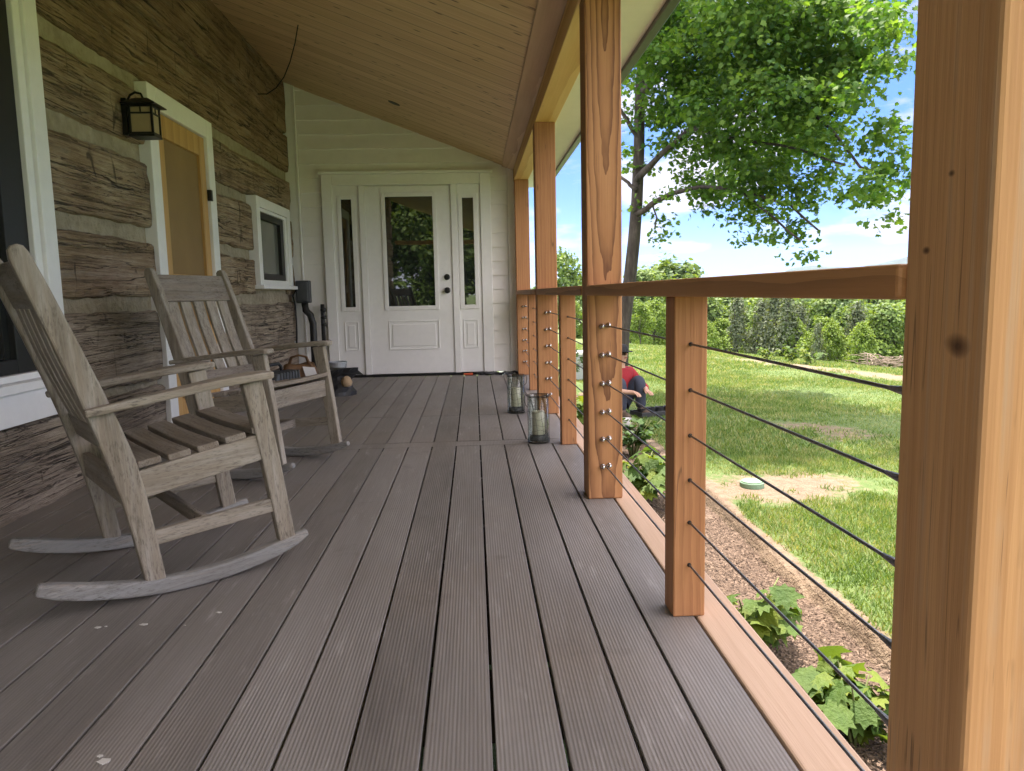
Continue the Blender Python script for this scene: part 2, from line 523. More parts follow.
# --- hewn logs
def logmat(name, lo, mid, hi):
    g = G(name)
    v = g.coord()
    a = g.n('Mapping'); a.inputs['Scale'].default_value = (34, .8, 34); g.l(v, a.inputs['Vector'])
    b = g.n('Mapping'); b.inputs['Scale'].default_value = (120, 6, 120); g.l(v, b.inputs['Vector'])
    d = g.n('Mapping'); d.inputs['Scale'].default_value = (4, 2.0, 4); g.l(v, d.inputs['Vector'])
    grain = g.noise(a.outputs[0], 1, 9, .72, .15)
    fine = g.noise(b.outputs[0], 1, 5, .6)
    blot = g.noise(d.outputs[0], 1, 5, .6)
    f = g.math('ADD', g.math('MULTIPLY', grain, .45), g.math('MULTIPLY', fine, .25))
    f = g.math('ADD', f, g.math('MULTIPLY', blot, .40))
    c = g.ramp(f, [(.38, lo), (.52, mid), (.68, hi)])
    # pale lime wash left in the grain
    e = g.n('Mapping'); e.inputs['Scale'].default_value = (14, 2.2, 14); g.l(v, e.inputs['Vector'])
    pale = g.noise(e.outputs[0], 1, 6, .7, .5)
    c = g.mix(g.ramp(pale, [(.56, (0, 0, 0)), (.70, (.75, .75, .75))]), c, (.33, .28, .21))
    # checks (drying cracks) along the log
    h = g.n('Mapping'); h.inputs['Scale'].default_value = (9, .35, 9); g.l(v, h.inputs['Vector'])
    ck = g.noise(h.outputs[0], 1, 3, .5, .4)
    band = g.math('ABSOLUTE', g.math('SUBTRACT', ck, .5))
    crack = g.ramp(band, [(.004, (1, 1, 1)), (.012, (0, 0, 0))])
    c = g.mix(g.math('MULTIPLY', g.math('MULTIPLY', crack, .85), g.ramp(blot, [(.42, (0, 0, 0)), (.55, (1, 1, 1))])), c, (.022, .016, .011))
    # axe marks: dark short cross cuts
    s_ = g.n('Mapping'); s_.inputs['Scale'].default_value = (3, 7, 2.0); g.l(v, s_.inputs['Vector'])
    ax = g.noise(s_.outputs[0], 1.4, 2, .5, 1.2)
    c = g.mix(g.ramp(ax, [(.66, (0, 0, 0)), (.73, (.75, .75, .75))]), c, (.035, .024, .016))
    # adze facets across the log and tight dark pores along it
    q_ = g.n('Mapping'); q_.inputs['Scale'].default_value = (240, 9, 240); g.l(v, q_.inputs['Vector'])
    pore = g.noise(q_.outputs[0], 1, 3, .7)
    c = g.mix(g.ramp(pore, [(.32, (.38, .38, .38)), (.44, (0, 0, 0))]), c, (.04, .028, .018))
    u_ = g.n('Mapping'); u_.inputs['Scale'].default_value = (16, .55, 16); u_.inputs['Location'].default_value = (3, 1, 5); g.l(v, u_.inputs['Vector'])
    ck2 = g.math('ABSOLUTE', g.math('SUBTRACT', g.noise(u_.outputs[0], 1, 5, .6, .1), .5))
    crack2 = g.ramp(ck2, [(.003, (1, 1, 1)), (.010, (0, 0, 0))])
    c = g.mix(g.math('MULTIPLY', crack2, .7), c, (.03, .02, .013))
    g.base(c)
    g.rough(.9)
    hgt = g.math('SUBTRACT', g.math('ADD', grain, g.math('MULTIPLY', fine, .5)), g.math('ADD', g.math('MULTIPLY', crack, .8), g.math('MULTIPLY', crack2, .5)))
    b1 = g.bump(hgt, 1, .03)
    g.bump(blot, .6, .04, b1)
    return g.m


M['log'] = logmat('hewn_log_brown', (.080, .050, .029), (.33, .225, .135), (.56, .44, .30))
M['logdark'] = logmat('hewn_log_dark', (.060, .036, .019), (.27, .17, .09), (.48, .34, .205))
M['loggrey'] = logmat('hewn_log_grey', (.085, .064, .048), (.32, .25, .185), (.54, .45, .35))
g = G('grey_beige_chinking')
v = g.coord()
n = g.noise(v, 16, 6, .65)
n2 = g.noise(v, 3.5, 6, .7)
g.base(g.ramp(g.math('ADD', g.math('MULTIPLY', n, .4), g.math('MULTIPLY', n2, .6)), [(.3, (.20, .16, .108)), (.52, (.36, .305, .22)), (.75, (.46, .395, .30))]))
g.rough(.95)
g.bump(n, .9, .03)
M['chink'] = g.m

# --- bark
g = G('grey_brown_bark')
v = g.coord((9, 9, 1.6))
n = g.noise(v, 1.6, 6, .65, .4)
g.base(g.ramp(n, [(.3, (.022, .018, .014)), (.55, (.062, .052, .042)), (.75, (.13, .115, .095))]))
g.rough(.95)
g.bump(n, .8, .03)
M['bark'] = g.m

M['leaf'] = leafmat('maple_leaf', (.034, .100, .022), (.085, .18, .030), .48, (1.4, 1.45, .5), (.16, .265, .040), 2.0)
M['leafyoung'] = leafmat('oakleaf_hydrangea_leaf', (.055, .125, .025), (.11, .19, .035), .35, None, (.19, .25, .035), 9.0, 45)
M['leafdark'] = leafmat('dark_shrub_leaf', (.025, .07, .018), (.06, .13, .03), .3)
M['forest_mid'] = leafmat('forest_leaf_mid', (.05, .105, .03), (.12, .20, .05), .35, None, (.17, .26, .06), 5)
M['forest_bright'] = leafmat('forest_leaf_bright', (.085, .16, .025), (.165, .255, .04), .35)
M['forest_dark'] = leafmat('cedar_needles', (.05, .085, .045), (.135, .17, .095), .25)
M['grass'] = leafmat('grass_blades', (.075, .155, .034), (.15, .245, .06), .3, None, (.36, .37, .18), 3.2)

# --- ground sheet: dirt mask is a vertex attribute (where the soil lies bare), broken up by noise
g = G('lawn_ground')
v = g.n('TexCoord').outputs['Object']
at_ = g.n('Attribute', attribute_name='bare')
n = g.noise(v, 1.6, 6, .62)
n2 = g.noise(v, 14, 5, .65)
n3 = g.noise(v, 70, 3, .6)
green = g.ramp(g.math('ADD', g.math('MULTIPLY', n, .5), g.math('MULTIPLY', n2, .5)), [(.3, (.07, .13, .03)), (.55, (.115, .18, .043)), (.75, (.18, .22, .075))])
soil = g.ramp(g.math('ADD', g.math('MULTIPLY', n2, .6), g.math('MULTIPLY', n3, .4)), [(.3, (.13, .088, .053)), (.5, (.215, .16, .10)), (.7, (.285, .225, .15))])
msk = g.math('ADD', at_.outputs['Fac'], g.math('MULTIPLY', g.math('SUBTRACT', n2, .5), .9))
msk = g.math('ADD', msk, g.math('MULTIPLY', g.math('SUBTRACT', n, .5), .7))
g.base(g.mix(g.ramp(msk, [(.40, (0, 0, 0)), (.62, (1, 1, 1))]), green, soil))
g.rough(.95)
g.bump(g.math('ADD', n2, g.math('MULTIPLY', n3, .5)), .8, .05)
M['ground'] = g.m
g = G('brown_mulch')
v = g.coord(rnd=False)
n = g.noise(v, 9, 6, .7)
vo = g.n('TexVoronoi'); vo.inputs['Scale'].default_value = 60; g.l(v, vo.inputs['Vector'])
f = g.math('ADD', g.math('MULTIPLY', n, .55), g.math('MULTIPLY', vo.outputs['Distance'], .6))
g.base(g.ramp(f, [(.25, (.055, .036, .022)), (.5, (.125, .085, .054)), (.8, (.20, .145, .098))]))
g.rough(.95)
g.bump(f, 1, .03)
M['mulch'] = g.m
g = G('mulch_chip')
rnd = g.n('NewGeometry').outputs['Random Per Island']
g.base(g.ramp(rnd, [(0, (.055, .036, .022)), (.5, (.12, .083, .053)), (1, (.24, .175, .12))]))
g.rough(.95)
M['chip'] = g.m
g = G('distant_forest_hill')
v = g.coord(rnd=False)
n = g.noise(v, .03, 8, .7)
g.base(g.ramp(n, [(.35, (.016, .036, .024)), (.65, (.035, .072, .046))]))
g.rough(1)
M['hill'] = g.m


# ------------------------------------------------------------------ mesh builder
class MB:
    def __init__(s):
        s.v, s.f, s.mi = [], [], []
        s.cur = 0

    def add(s, vs, fs):
        o = len(s.v)
        s.v += [tuple(p) for p in vs]
        s.f += [tuple(i+o for i in f) for f in fs]
        s.mi += [s.cur]*len(fs)
        return s

    def box(s, x0, x1, y0, y1, z0, z1):
        vs = [(x, y, z) for z in (z0, z1) for y in (y0, y1) for x in (x0, x1)]
        return s.add(vs, [(0, 2, 3, 1), (4, 5, 7, 6), (0, 1, 5, 4), (2, 6, 7, 3), (0, 4, 6, 2), (1, 3, 7, 5)])

    def sweep(s, pts, sizes, side):
        """rectangular section swept along pts; sizes = (width along side, thickness) each or one pair"""
        pts = [Vector(p) for p in pts]
        n = len(pts)
        if not isinstance(sizes[0], (tuple, list)):
            sizes = [sizes]*n
        side = Vector(side).normalized()
        vs = []
        for i, p in enumerate(pts):
            t = (pts[min(i+1, n-1)]-pts[max(i-1, 0)]).normalized()
            sd = (side - t*side.dot(t)).normalized()
            up = sd.cross(t)
            a, b = sizes[i][0]/2, sizes[i][1]/2
            vs += [p-sd*a-up*b, p+sd*a-up*b, p+sd*a+up*b, p-sd*a+up*b]
        fs = []
        for i in range(n-1):
            for k in range(4):
                a, b = i*4+k, i*4+(k+1) % 4
                fs.append((a, b, b+4, a+4))
        fs += [(3, 2, 1, 0), ((n-1)*4, (n-1)*4+1, (n-1)*4+2, (n-1)*4+3)]
        return s.add(vs, fs)

    def tube(s, pts, rad, n=8, cap=True):
        pts = [Vector(p) for p in pts]
        k = len(pts)
        if isinstance(rad, (int, float)):
            rad = [rad]*k
        vs = []
        ref = Vector((.123, .37, .92))
        for i, p in enumerate(pts):
            t = (pts[min(i+1, k-1)]-pts[max(i-1, 0)]).normalized()
            if abs(t.dot(ref)) > .95:
                ref = Vector((.92, .1, .3))
            a = (ref-t*ref.dot(t)).normalized()
            b = t.cross(a)
            for j in range(n):
                an = 2*math.pi*j/n
                vs.append(p+(a*math.cos(an)+b*math.sin(an))*rad[i])
        fs = []
        for i in range(k-1):
            for j in range(n):
                fs.append((i*n+j, i*n+(j+1) % n, (i+1)*n+(j+1) % n, (i+1)*n+j))
        if cap:
            fs += [tuple(range(n))[::-1], tuple((k-1)*n+j for j in range(n))]
        return s.add(vs, fs)

    def lathe(s, prof, c=(0, 0, 0), n=20, axis='z'):
        vs = []
        for r_, z in prof:
            for j in range(n):
                an = 2*math.pi*j/n
                p = (r_*math.cos(an), r_*math.sin(an), z)
                if axis == 'y':
                    p = (p[0], p[2], p[1])
                if axis == 'x':
                    p = (p[2], p[0], p[1])
                vs.append((p[0]+c[0], p[1]+c[1], p[2]+c[2]))
        fs = []
        k = len(prof)
        for i in range(k-1):
            for j in range(n):
                fs.append((i*n+j, i*n+(j+1) % n, (i+1)*n+(j+1) % n, (i+1)*n+j))
        fs += [tuple(range(n))[::-1], tuple((k-1)*n+j for j in range(n))]
        return s.add(vs, fs)

    def prism(s, poly, axis, a0, a1):
        """poly: 2-D outline in the two other axes (in xyz order), extruded along axis"""
        n = len(poly)
        vs = []
        for a in (a0, a1):
            for (p, q) in poly:
                vs.append({'x': (a, p, q), 'y': (p, a, q), 'z': (p, q, a)}[axis])
        fs = [tuple(range(n))[::-1], tuple(n+i for i in range(n))]
        for i in range(n):
            fs.append((i, (i+1) % n, n+(i+1) % n, n+i))
        return s.add(vs, fs)

    def build(s, name, mat, parent=None, bevel=0, smooth=False, loc=None, fixn=True):
        me = bpy.data.meshes.new(name)
        me.from_pydata(s.v, [], s.f)
        for mt in (mat if isinstance(mat, (list, tuple)) else [mat]):
            me.materials.append(mt)
        if any(s.mi):
            me.polygons.foreach_set('material_index', s.mi)
        if fixn:
            import bmesh
            bm = bmesh.new()
            bm.from_mesh(me)
            bmesh.ops.recalc_face_normals(bm, faces=bm.faces)
            bm.to_mesh(me)
            bm.free()
        if smooth:
            me.polygons.foreach_set('use_smooth', [True]*len(me.polygons))
        o = bpy.data.objects.new(name, me)
        COL.objects.link(o)
        if parent is not None:
            o.parent = parent
        if loc is not None:
            o.location = loc
        if bevel:
            md = o.modifiers.new('bevel', 'BEVEL')
            md.width = bevel
            md.segments = 2
            md.limit_method = 'ANGLE'
            md.angle_limit = R(40)
        return o


def tag(o, label=None, cat=None, group=None, kind=None):
    for k, v_ in (('label', label), ('category', cat), ('group', group), ('kind', kind)):
        if v_:
            o[k] = v_
    return o


def empty(name, loc=(0, 0, 0), rz=0):
    o = bpy.data.objects.new(name, None)
    o.empty_display_size = .1
    COL.objects.link(o)
    o.location = loc
    o.rotation_euler = (0, 0, rz)
    return o


def copy_tree(o, parent=None):
    c = o.copy()
    COL.objects.link(c)
    c.parent = parent
    for ch in [x for x in bpy.data.objects if x.parent == o]:
        copy_tree(ch, c)
    return c


def npmesh(name, verts, faces_len, idx, mat, parent=None, smooth=False):
    """fast mesh from numpy: every face has faces_len corners"""
    me = bpy.data.meshes.new(name)
    nf = len(idx)//faces_len
    me.vertices.add(len(verts))
    me.vertices.foreach_set('co', np.asarray(verts, dtype=np.float32).ravel())
    me.loops.add(len(idx))
    me.loops.foreach_set('vertex_index', np.asarray(idx, dtype=np.int32))
    me.polygons.add(nf)
    me.polygons.foreach_set('loop_start', np.arange(nf, dtype=np.int32)*faces_len)
    me.update(calc_edges=True)
    me.validate()
    me.materials.append(mat)
    if smooth:
        me.polygons.foreach_set('use_smooth', [True]*len(me.polygons))
    o = bpy.data.objects.new(name, me)
    COL.objects.link(o)
    if parent is not None:
        o.parent = parent
    return o


# ------------------------------------------------------------------ the ground
PITCH, B0 = .1435, -.8442


def px0(y):
    """inner face of the post row: the posts stand a little out of line"""
    return float(np.interp(y, [.743, 3.2, 5.56, 8.3], [.518, .478, .464, .473]))


def follow(mb):
    """shift vertices sideways so that a railing part follows the post row"""
    mb.v = [(p[0]+px0(p[1]), p[1], p[2]) for p in mb.v]
    return mb


XW, YE = -1.945, 8.49          # log wall face, end wall face
GZ = -.55


def crest(x, y):
    return (x-4)*.937+(y-20)*.351


def sstep(a, b, t):
    t = np.clip((t-a)/(b-a), 0, 1)
    return t*t*(3-2*t)


def gz(x, y):
    s_ = crest(x, y)
    z = GZ - 5.2*sstep(-1, 24, s_) - 6*sstep(20, 120, s_)
    z = z + 8*sstep(150, 900, s_)
    bed = sstep(.3, .6, x)*(1-sstep(1.60, 1.645, x+.03*np.sin(y*2.1)+.018*np.sin(y*5.3)+.012*np.sin(y*13)))*(y < 11.5)*(y > -4)
    return z - .13*bed


xs = np.unique(np.concatenate([np.linspace(-900, -30, 18), np.linspace(-30, 0, 16), np.arange(0, 12, .16), np.arange(1.3, 2.0, .02), np.linspace(12, 60, 40), np.linspace(60, 1600, 30)]))
ys = np.unique(np.concatenate([np.linspace(-900, -20, 16), np.linspace(-20, 0, 12), np.arange(0, 26, .2), np.linspace(26, 80, 40), np.linspace(80, 2200, 30)]))
XX, YY = np.meshgrid(xs, ys)
ZZ = gz(XX, YY)
ZZ = ZZ + .02*np.sin(XX*1.7+YY*.9)*np.sin(YY*1.3-XX*.4)*((XX > 1.75) & (XX < 40))
nx, ny = len(xs), len(ys)
vv = np.stack([XX, YY, ZZ], -1).reshape(-1, 3)
ii = np.arange(nx*ny).reshape(ny, nx)
quad = np.stack([ii[:-1, :-1], ii[:-1, 1:], ii[1:, 1:], ii[1:, :-1]], -1).reshape(-1)
ground = npmesh('lawn', vv, 4, quad, M['ground'], smooth=True)


def bare(x, y):
    """where soil shows through the lawn"""
    b = np.zeros_like(x)

    def ell(cx, cy, rx, ry, a, amp):
        dx, dy = x-cx, y-cy
        u_ = dx*math.cos(a)+dy*math.sin(a)
        v_ = -dx*math.sin(a)+dy*math.cos(a)
        return amp*np.exp(-((u_/rx)**2+(v_/ry)**2))
    b = b + ell(2.25, 5.35, .75, .55, .2, .85) + ell(3.5, 7.6, .8, .35, -.9, .6) + ell(3.4, 7.0, .7, .3, .1, .45)
    b = b + ell(5.0, 13.0, .9, .5, 0, .25) + ell(1.75, 8.6, .5, 1.6, 0, .35)
    s_ = crest(x, y)
    b = b + .75*np.exp(-((s_+.3)/.7)**2)*(.55+.45*sstep(17, 12, y))
    b = b + 1.0*np.exp(-((x-1.63)/.085)**2)*(y < 11.5)
    return b


at1 = ground.data.attributes.new('bare', 'FLOAT', 'POINT')
at1.data.foreach_set('value', bare(vv[:, 0], vv[:, 1]).astype(np.float32))
tag(ground, kind='structure')

# mulch bed
bx = np.arange(.55, 1.62, .035)
by = np.arange(-1.0, 11.2, .05)
BX, BY = np.meshgrid(bx, by)
BZ = GZ-.075+.0*BX
BZ = BZ + np.array([[.030*noise.noise(Vector((x*5, y*5, 0)))+.018*noise.noise(Vector((x*16, y*16, 3))) for x in bx] for y in by])
BZ = BZ + .03*np.exp(-((BX-1.15)/.3)**2)
vb = np.stack([BX, BY, BZ], -1).reshape(-1, 3)
ii = np.arange(len(bx)*len(by)).reshape(len(by), len(bx))
quad = np.stack([ii[:-1, :-1], ii[:-1, 1:], ii[1:, 1:], ii[1:, :-1]], -1).reshape(-1)
bed = npmesh('flower_bed', vb, 4, quad, M['mulch'], smooth=True)
tag(bed, kind='structure')


def scatter_tris(n, x0, x1, y0, y1, zf, size, mat, name, flat=.5, zoff=.004):
    p = np.stack([RNG.uniform(x0, x1, n), RNG.uniform(y0, y1, n)], -1)
    a = RNG.uniform(0, 6.283, n)
    L = RNG.uniform(.5, 1.4, n)*size
    Wd = L*RNG.uniform(.2, .45, n)
    z = zf(p[:, 0], p[:, 1])+zoff
    tz = RNG.uniform(-flat, flat, n)*L
    d = np.stack([np.cos(a)*L, np.sin(a)*L, tz], -1)
    e = np.stack([-np.sin(a)*Wd, np.cos(a)*Wd, RNG.uniform(-flat, flat, n)*Wd], -1)
    c_ = np.concatenate([p, z[:, None]+np.abs(tz)[:, None]*.5], -1)
    vs = np.stack([c_-d/2-e/2, c_+d/2-e/2, c_+d/2+e/2, c_-d/2+e/2], 1).reshape(-1, 3)
    return npmesh(name, vs, 4, np.arange(4*n), mat)


def bedz(x, y):
    return GZ-.075+.03*np.exp(-((x-1.15)/.3)**2)


chips = scatter_tris(60000, .72, 1.6, .8, 9.5, bedz, .013, M['chip'], 'mulch_chips', .5, .012)
tag(chips, 'loose brown bark mulch chips covering the flower bed beside the deck', 'mulch', kind='stuff')


# grass blades
def grass(n, x0, x1, y0, y1, hgt, wid):
    x = RNG.uniform(x0, x1, n)
    y = RNG.uniform(y0, y1, n)
    nb = np.array([noise.noise(Vector((a*1.5, b*1.5, .3)))*.35+noise.noise(Vector((a*5, b*5, 1.3)))*.3 for a, b in zip(x, y)])
    keep = (bare(x, y)+nb < RNG.uniform(.36, .62, n)) & (crest(x, y) < 2)
    keep &= x > 1.655-.03*np.sin(y*2.1)
    x, y, nb = x[keep], y[keep], nb[keep]
    k = len(x)
    z = gz(x, y)
    a = RNG.uniform(0, 6.283, k)
    h_ = hgt*RNG.uniform(.5, 1.3, k)*(1-.5*nb)
    ln = RNG.uniform(.1, 1.0, k)*h_
    b_ = RNG.uniform(0, 6.283, k)
    base = np.stack([x, y, z-.005], -1)
    side = np.stack([np.cos(a), np.sin(a), np.zeros(k)], -1)*(wid*RNG.uniform(.7, 1.3, k))[:, None]
    tip = base+np.stack([np.cos(b_)*ln, np.sin(b_)*ln, h_], -1)
    vs = np.stack([base-side, base+side, tip], 1).reshape(-1, 3)
    return vs


gv = np.concatenate([grass(90000, 1.64, 4.2, 2.2, 6.5, .032, .004), grass(100000, 1.64, 8, 6.5, 13, .038, .007), grass(60000, 1.64, 9, 13, 21, .05, .014)])
gr = npmesh('grass', gv, 3, np.arange(len(gv)), M['grass'])
tag(gr, 'short sunlit green grass blades covering the lawn beyond the flower bed', 'grass', kind='stuff')

# ------------------------------------------------------------------ deck
d = MB()
GAP = .0075
rr = random.Random(3)
for k in range(-8, 10):
    x0 = B0+k*PITCH+GAP/2
    x1 = B0+(k+1)*PITCH-GAP/2
    for (y0, y1) in ((-1.9, 4.462), (4.612, 5.62), (5.624, 8.47)):
        t_ = rr.uniform(-.0008, .0008)
        e_ = .011                               # boards are slotted along both edges for hidden clips
        d.prism([(x0+.0015, t_), (x0, t_-.0015), (x0, -.0055), (x0+e_, -.0065), (x0+e_, -.018), (x0, -.019), (x0, -.026),
                 (x1, -.026), (x1, -.019), (x1-e_, -.018), (x1-e_, -.0065), (x1, -.0055), (x1, t_-.0015), (x1-.0015, t_)], 'y', y0, y1)
for i in range(2):
    d.box(B0-8*PITCH, .588, 4.467+0*i, 4.607, -.0265, -.0002) if i == 0 else None
deck = d.build('deck_floor', M['deck'])
tag(deck, kind='structure')
d = MB()
d.box(B0+10*PITCH+GAP/2, .722, -1.9, 8.47, -.026, .001)
o = d.build('deck_edge', M['tan'], bevel=.006)
tag(o, kind='structure')
d = MB()
d.box(.68, .712, -1.9, 8.47, -.27, -.028)
for i in range(27):
    y = -1.85+i*.4
    d.box(-1.9, .679, y, y+.04, -.2, -.029)
o = d.build('deck_frame', M['darkjoist'])
tag(o, kind='structure')
# dried white spots on the boards
d = MB()
for (px, py, rx, ry) in ((98, 628, .009, .006), (106, 627, .004, .003), (144, 625, .011, .006), (219, 613, .008, .005), (185, 626, .003, .002), (104, 762, .012, .010), (100, 757, .006, .005)):
    dd = _f*CF + _r*(px-512) - _u*(py-385.5)
    p = CO+dd*(-CH/dd.z)
    q = [(rx*math.cos(t/9*6.283)*(1+.25*math.sin(t*2.7)), ry*math.sin(t/9*6.283)*(1+.25*math.sin(t*1.9+1))) for t in range(9)]
    d.prism([(p.x+a, p.y+b) for a, b in q], 'z', .0012, .0028)
o = d.build('deck_stains', M['splat'])
tag(o, kind='structure')

# ------------------------------------------------------------------ log wall
house = empty('log_house', (XW, 3, 0))
tag(house, 'hewn log house wall with grey chinking along the left of the porch', 'house')
HL = Vector((XW, 3, 0))


def hb(mb, name, mat, parent=house, **kw):
    """build a part whose vertices are given in world space under a thing at HL"""
    base = HL
    mb.v = [(p[0]-base.x, p[1]-base.y, p[2]-base.z) for p in mb.v]
    return mb.build(name, mat, parent, **kw)


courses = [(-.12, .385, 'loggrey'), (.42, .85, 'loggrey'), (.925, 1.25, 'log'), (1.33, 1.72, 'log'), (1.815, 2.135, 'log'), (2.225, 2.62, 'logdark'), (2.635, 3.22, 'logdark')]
openings = [(1.262, 3.638, .5, 2.75), (4.802, 5.933, -.2, 2.15), (6.952, 8.188, 1.04, 1.76)]


def log_mesh(y0, y1, z0, z1, seed):
    n = max(3, int((y1-y0)/.05))
    m_ = MB()
    prof = [(-.06, 0), (-.008, .012), (.0, .05), (.004, .2), (.006, .38), (.006, .52), (.005, .68), (.004, .84), (.002, .95), (-.012, .99), (-.06, 1.0)]
    K = len(prof)
    vs = []
    for i in range(n+1):
        y = y0+(y1-y0)*i/n
        a = z0+.022*noise.noise(Vector((y*1.1, seed, 0)))+.016*noise.noise(Vector((y*4.5, seed, 1)))+.008*noise.noise(Vector((y*14, seed, 1)))
        b = z1+.022*noise.noise(Vector((y*1.1, seed, 5)))+.016*noise.noise(Vector((y*4.5, seed, 7)))+.008*noise.noise(Vector((y*14, seed, 8)))
        for (px, t) in prof:
            z = a+(b-a)*t
            nn = .009*noise.noise(Vector((y*2.3, z*7, seed)))+.008*noise.noise(Vector((y*6, z*20, seed+3)))+.005*noise.noise(Vector((y*18, z*40, seed+3)))
            vs.append((XW+px+(nn if px > -.05 else 0), y, z))
    fs = []
    for i in range(n):
        for k in range(K-1):
            fs.append((i*K+k, i*K+k+1, (i+1)*K+k+1, (i+1)*K+k))
    fs.append(tuple(range(K))[::-1])
    fs.append(tuple(n*K+k for k in range(K)))
    m_.add(vs, fs)
    return m_


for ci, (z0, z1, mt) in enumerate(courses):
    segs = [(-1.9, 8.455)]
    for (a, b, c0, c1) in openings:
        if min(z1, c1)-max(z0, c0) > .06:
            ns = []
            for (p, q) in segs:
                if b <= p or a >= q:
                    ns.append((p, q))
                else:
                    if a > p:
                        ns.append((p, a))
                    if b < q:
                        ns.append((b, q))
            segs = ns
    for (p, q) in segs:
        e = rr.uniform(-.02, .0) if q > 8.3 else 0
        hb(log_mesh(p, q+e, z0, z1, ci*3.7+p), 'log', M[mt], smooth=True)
d = MB()
d.box(XW-.16, XW-.038, -1.9, 8.485, -.5, 3.3)
hb(d, 'chinking', M['chink'])


def frame_ring(mb, y0, y1, z0, z1, wl, wr, wt, wb, x0, x1):
    mb.box(x0, x1, y0, y0+wl, z0, z1)
    mb.box(x0, x1, y1-wr, y1, z0, z1)
    mb.box(x0, x1, y0+wl+.0005, y1-wr-.0005, z1-wt, z1)
    if wb:
        mb.box(x0, x1, y0+wl+.0005, y1-wr-.0005, z0, z0+wb)


# large window nearest the camera
d = MB()
frame_ring(d, 1.26, 3.64, .575, 2.84, .13, .105, .13, 0, XW-.058, XW+.045)
frame_ring(d, 1.391, 3.534, .575, 2.709, .05, .055, .05, .03, XW-.058, XW+.028)
win1 = hb(d, 'window', M['white'], bevel=.005)
d = MB()
d.box(XW-.058, XW+.075, 1.2, 3.67, .535, .574)
d.box(XW-.058, XW+.052, 1.24, 3.645, .40, .534)
hb(d, 'window_sill', M['white'], win1, bevel=.004)
d = MB()
frame_ring(d, 1.442, 3.478, .606, 2.658, .06, .17, .06, .06, XW-.056, XW+.006)
d.box(XW-.056, XW+.002, 2.3, 2.38, .667, 2.597)
hb(d, 'sash', M['black'], win1, bevel=.003)
d = MB()
d.box(XW-.034, XW-.02, 1.503, 3.307, .667, 2.597)
hb(d, 'pane', M['glass'], win1)

# wooden screen door
d = MB()
frame_ring(d, 4.80, 5.935, .0, 2.20, .125, .125, .13, 0, XW-.058, XW+.035)
d.box(XW-.058, XW+.06, 4.926, 5.809, .002, .05)
sdoor = hb(d, 'screen_door', M['white'], bevel=.005)
d = MB()
frame_ring(d, 4.93, 5.805, .052, 2.066, .13, .11, .14, .2, XW-.056, XW+.012)
d.box(XW-.056, XW+.012, 5.061, 5.694, .95, 1.07)
hb(d, 'door_leaf', M['amber'], sdoor, bevel=.004)
g = G('amber_screen_mesh')
v = g.coord()
wv1 = g.n('TexWave', bands_direction='Y'); wv1.inputs['Scale'].default_value = 22; g.l(v, wv1.inputs['Vector'])
n = g.noise(v, 2, 3, .5)
g.base(g.mix(g.math('MULTIPLY', wv1.outputs['Fac'], .25), g.ramp(n, [(.3, (.22, .13, .045)), (.7, (.31, .19, .07))]), (.16, .10, .04)))
g.rough(.7)
M['screen'] = g.m
d = MB()
d.box(XW-.034, XW-.008, 5.061, 5.694, .253, .949)
d.box(XW-.034, XW-.008, 5.061, 5.694, 1.071, 1.925)
hb(d, 'screen_panel', M['screen'], sdoor)
for z in (.30, 1.62):
    d = MB()
    d.box(XW+.013, XW+.043, 5.80, 5.835, z, z+.08)
    hb(d, 'hinge', M['black'], sdoor, bevel=.003)

# small window near the corner
d = MB()
frame_ring(d, 6.95, 8.19, 1.02, 1.81, .11, .11, .09, 0, XW-.058, XW+.05)
frame_ring(d, 7.061, 8.079, 1.02, 1.719, .03, .05, .03, .05, XW-.058, XW+.03)
win3 = hb(d, 'window', M['white'], bevel=.004)
d = MB()
d.box(XW-.058, XW+.085, 6.92, 8.22, .985, 1.019)
hb(d, 'window_sill', M['white'], win3, bevel=.004)
d = MB()
frame_ring(d, 7.092, 8.028, 1.071, 1.688, .035, .12, .06, .06, XW-.056, XW+.012)
hb(d, 'sash', M['black'], win3, bevel=.003)
d = MB()
d.box(XW-.034, XW-.02, 7.128, 7.907, 1.132, 1.627)
hb(d, 'pane', M['palepane'], win3)

# ------------------------------------------------------------------ end wall with entry door
ew = empty('entry_wall', (0, YE, 0))
tag(ew, 'white lap sided end wall holding the glazed front door', 'wall')


def eb(mb, name, mat, parent=ew, **kw):
    mb.v = [(p[0], p[1]-YE, p[2]) for p in mb.v]
    return mb.build(name, mat, parent, **kw)


d = MB()
LAP = .153
z = 0.03
while z < 3.3:
    d.add([(-2.2, YE+.0, z), (.49, YE+.0, z), (.49, YE+.024, z+LAP+.01), (-2.2, YE+.024, z+LAP+.01),
           (-2.2, YE+.1, z), (.49, YE+.1, z), (.49, YE+.1, z+LAP), (-2.2, YE+.1, z+LAP)],
          [(0, 1, 2, 3), (0, 4, 5, 1), (0, 3, 7, 4), (1, 5, 6, 2), (3, 2, 6, 7)])
    z += LAP
d.box(.36, .488, YE+.101, 11.5, -.4, 2.3)
eb(d, 'siding', M['whitewall'])
d = MB()
d.box(-1.99, -1.865, YE-.022, YE-.001, .0, 3.2)
d.box(-1.863, -1.846, YE-.03, YE-.001, .0, 3.2)
d.box(.40, .489, YE-.02, YE-.001, .0, 2.3)
eb(d, 'corner_board', M['white'], bevel=.003)
d = MB()
d.box(-1.6, .215, YE-.012, YE+.05, -.005, .028)
eb(d, 'threshold', M['black'], bevel=.004)
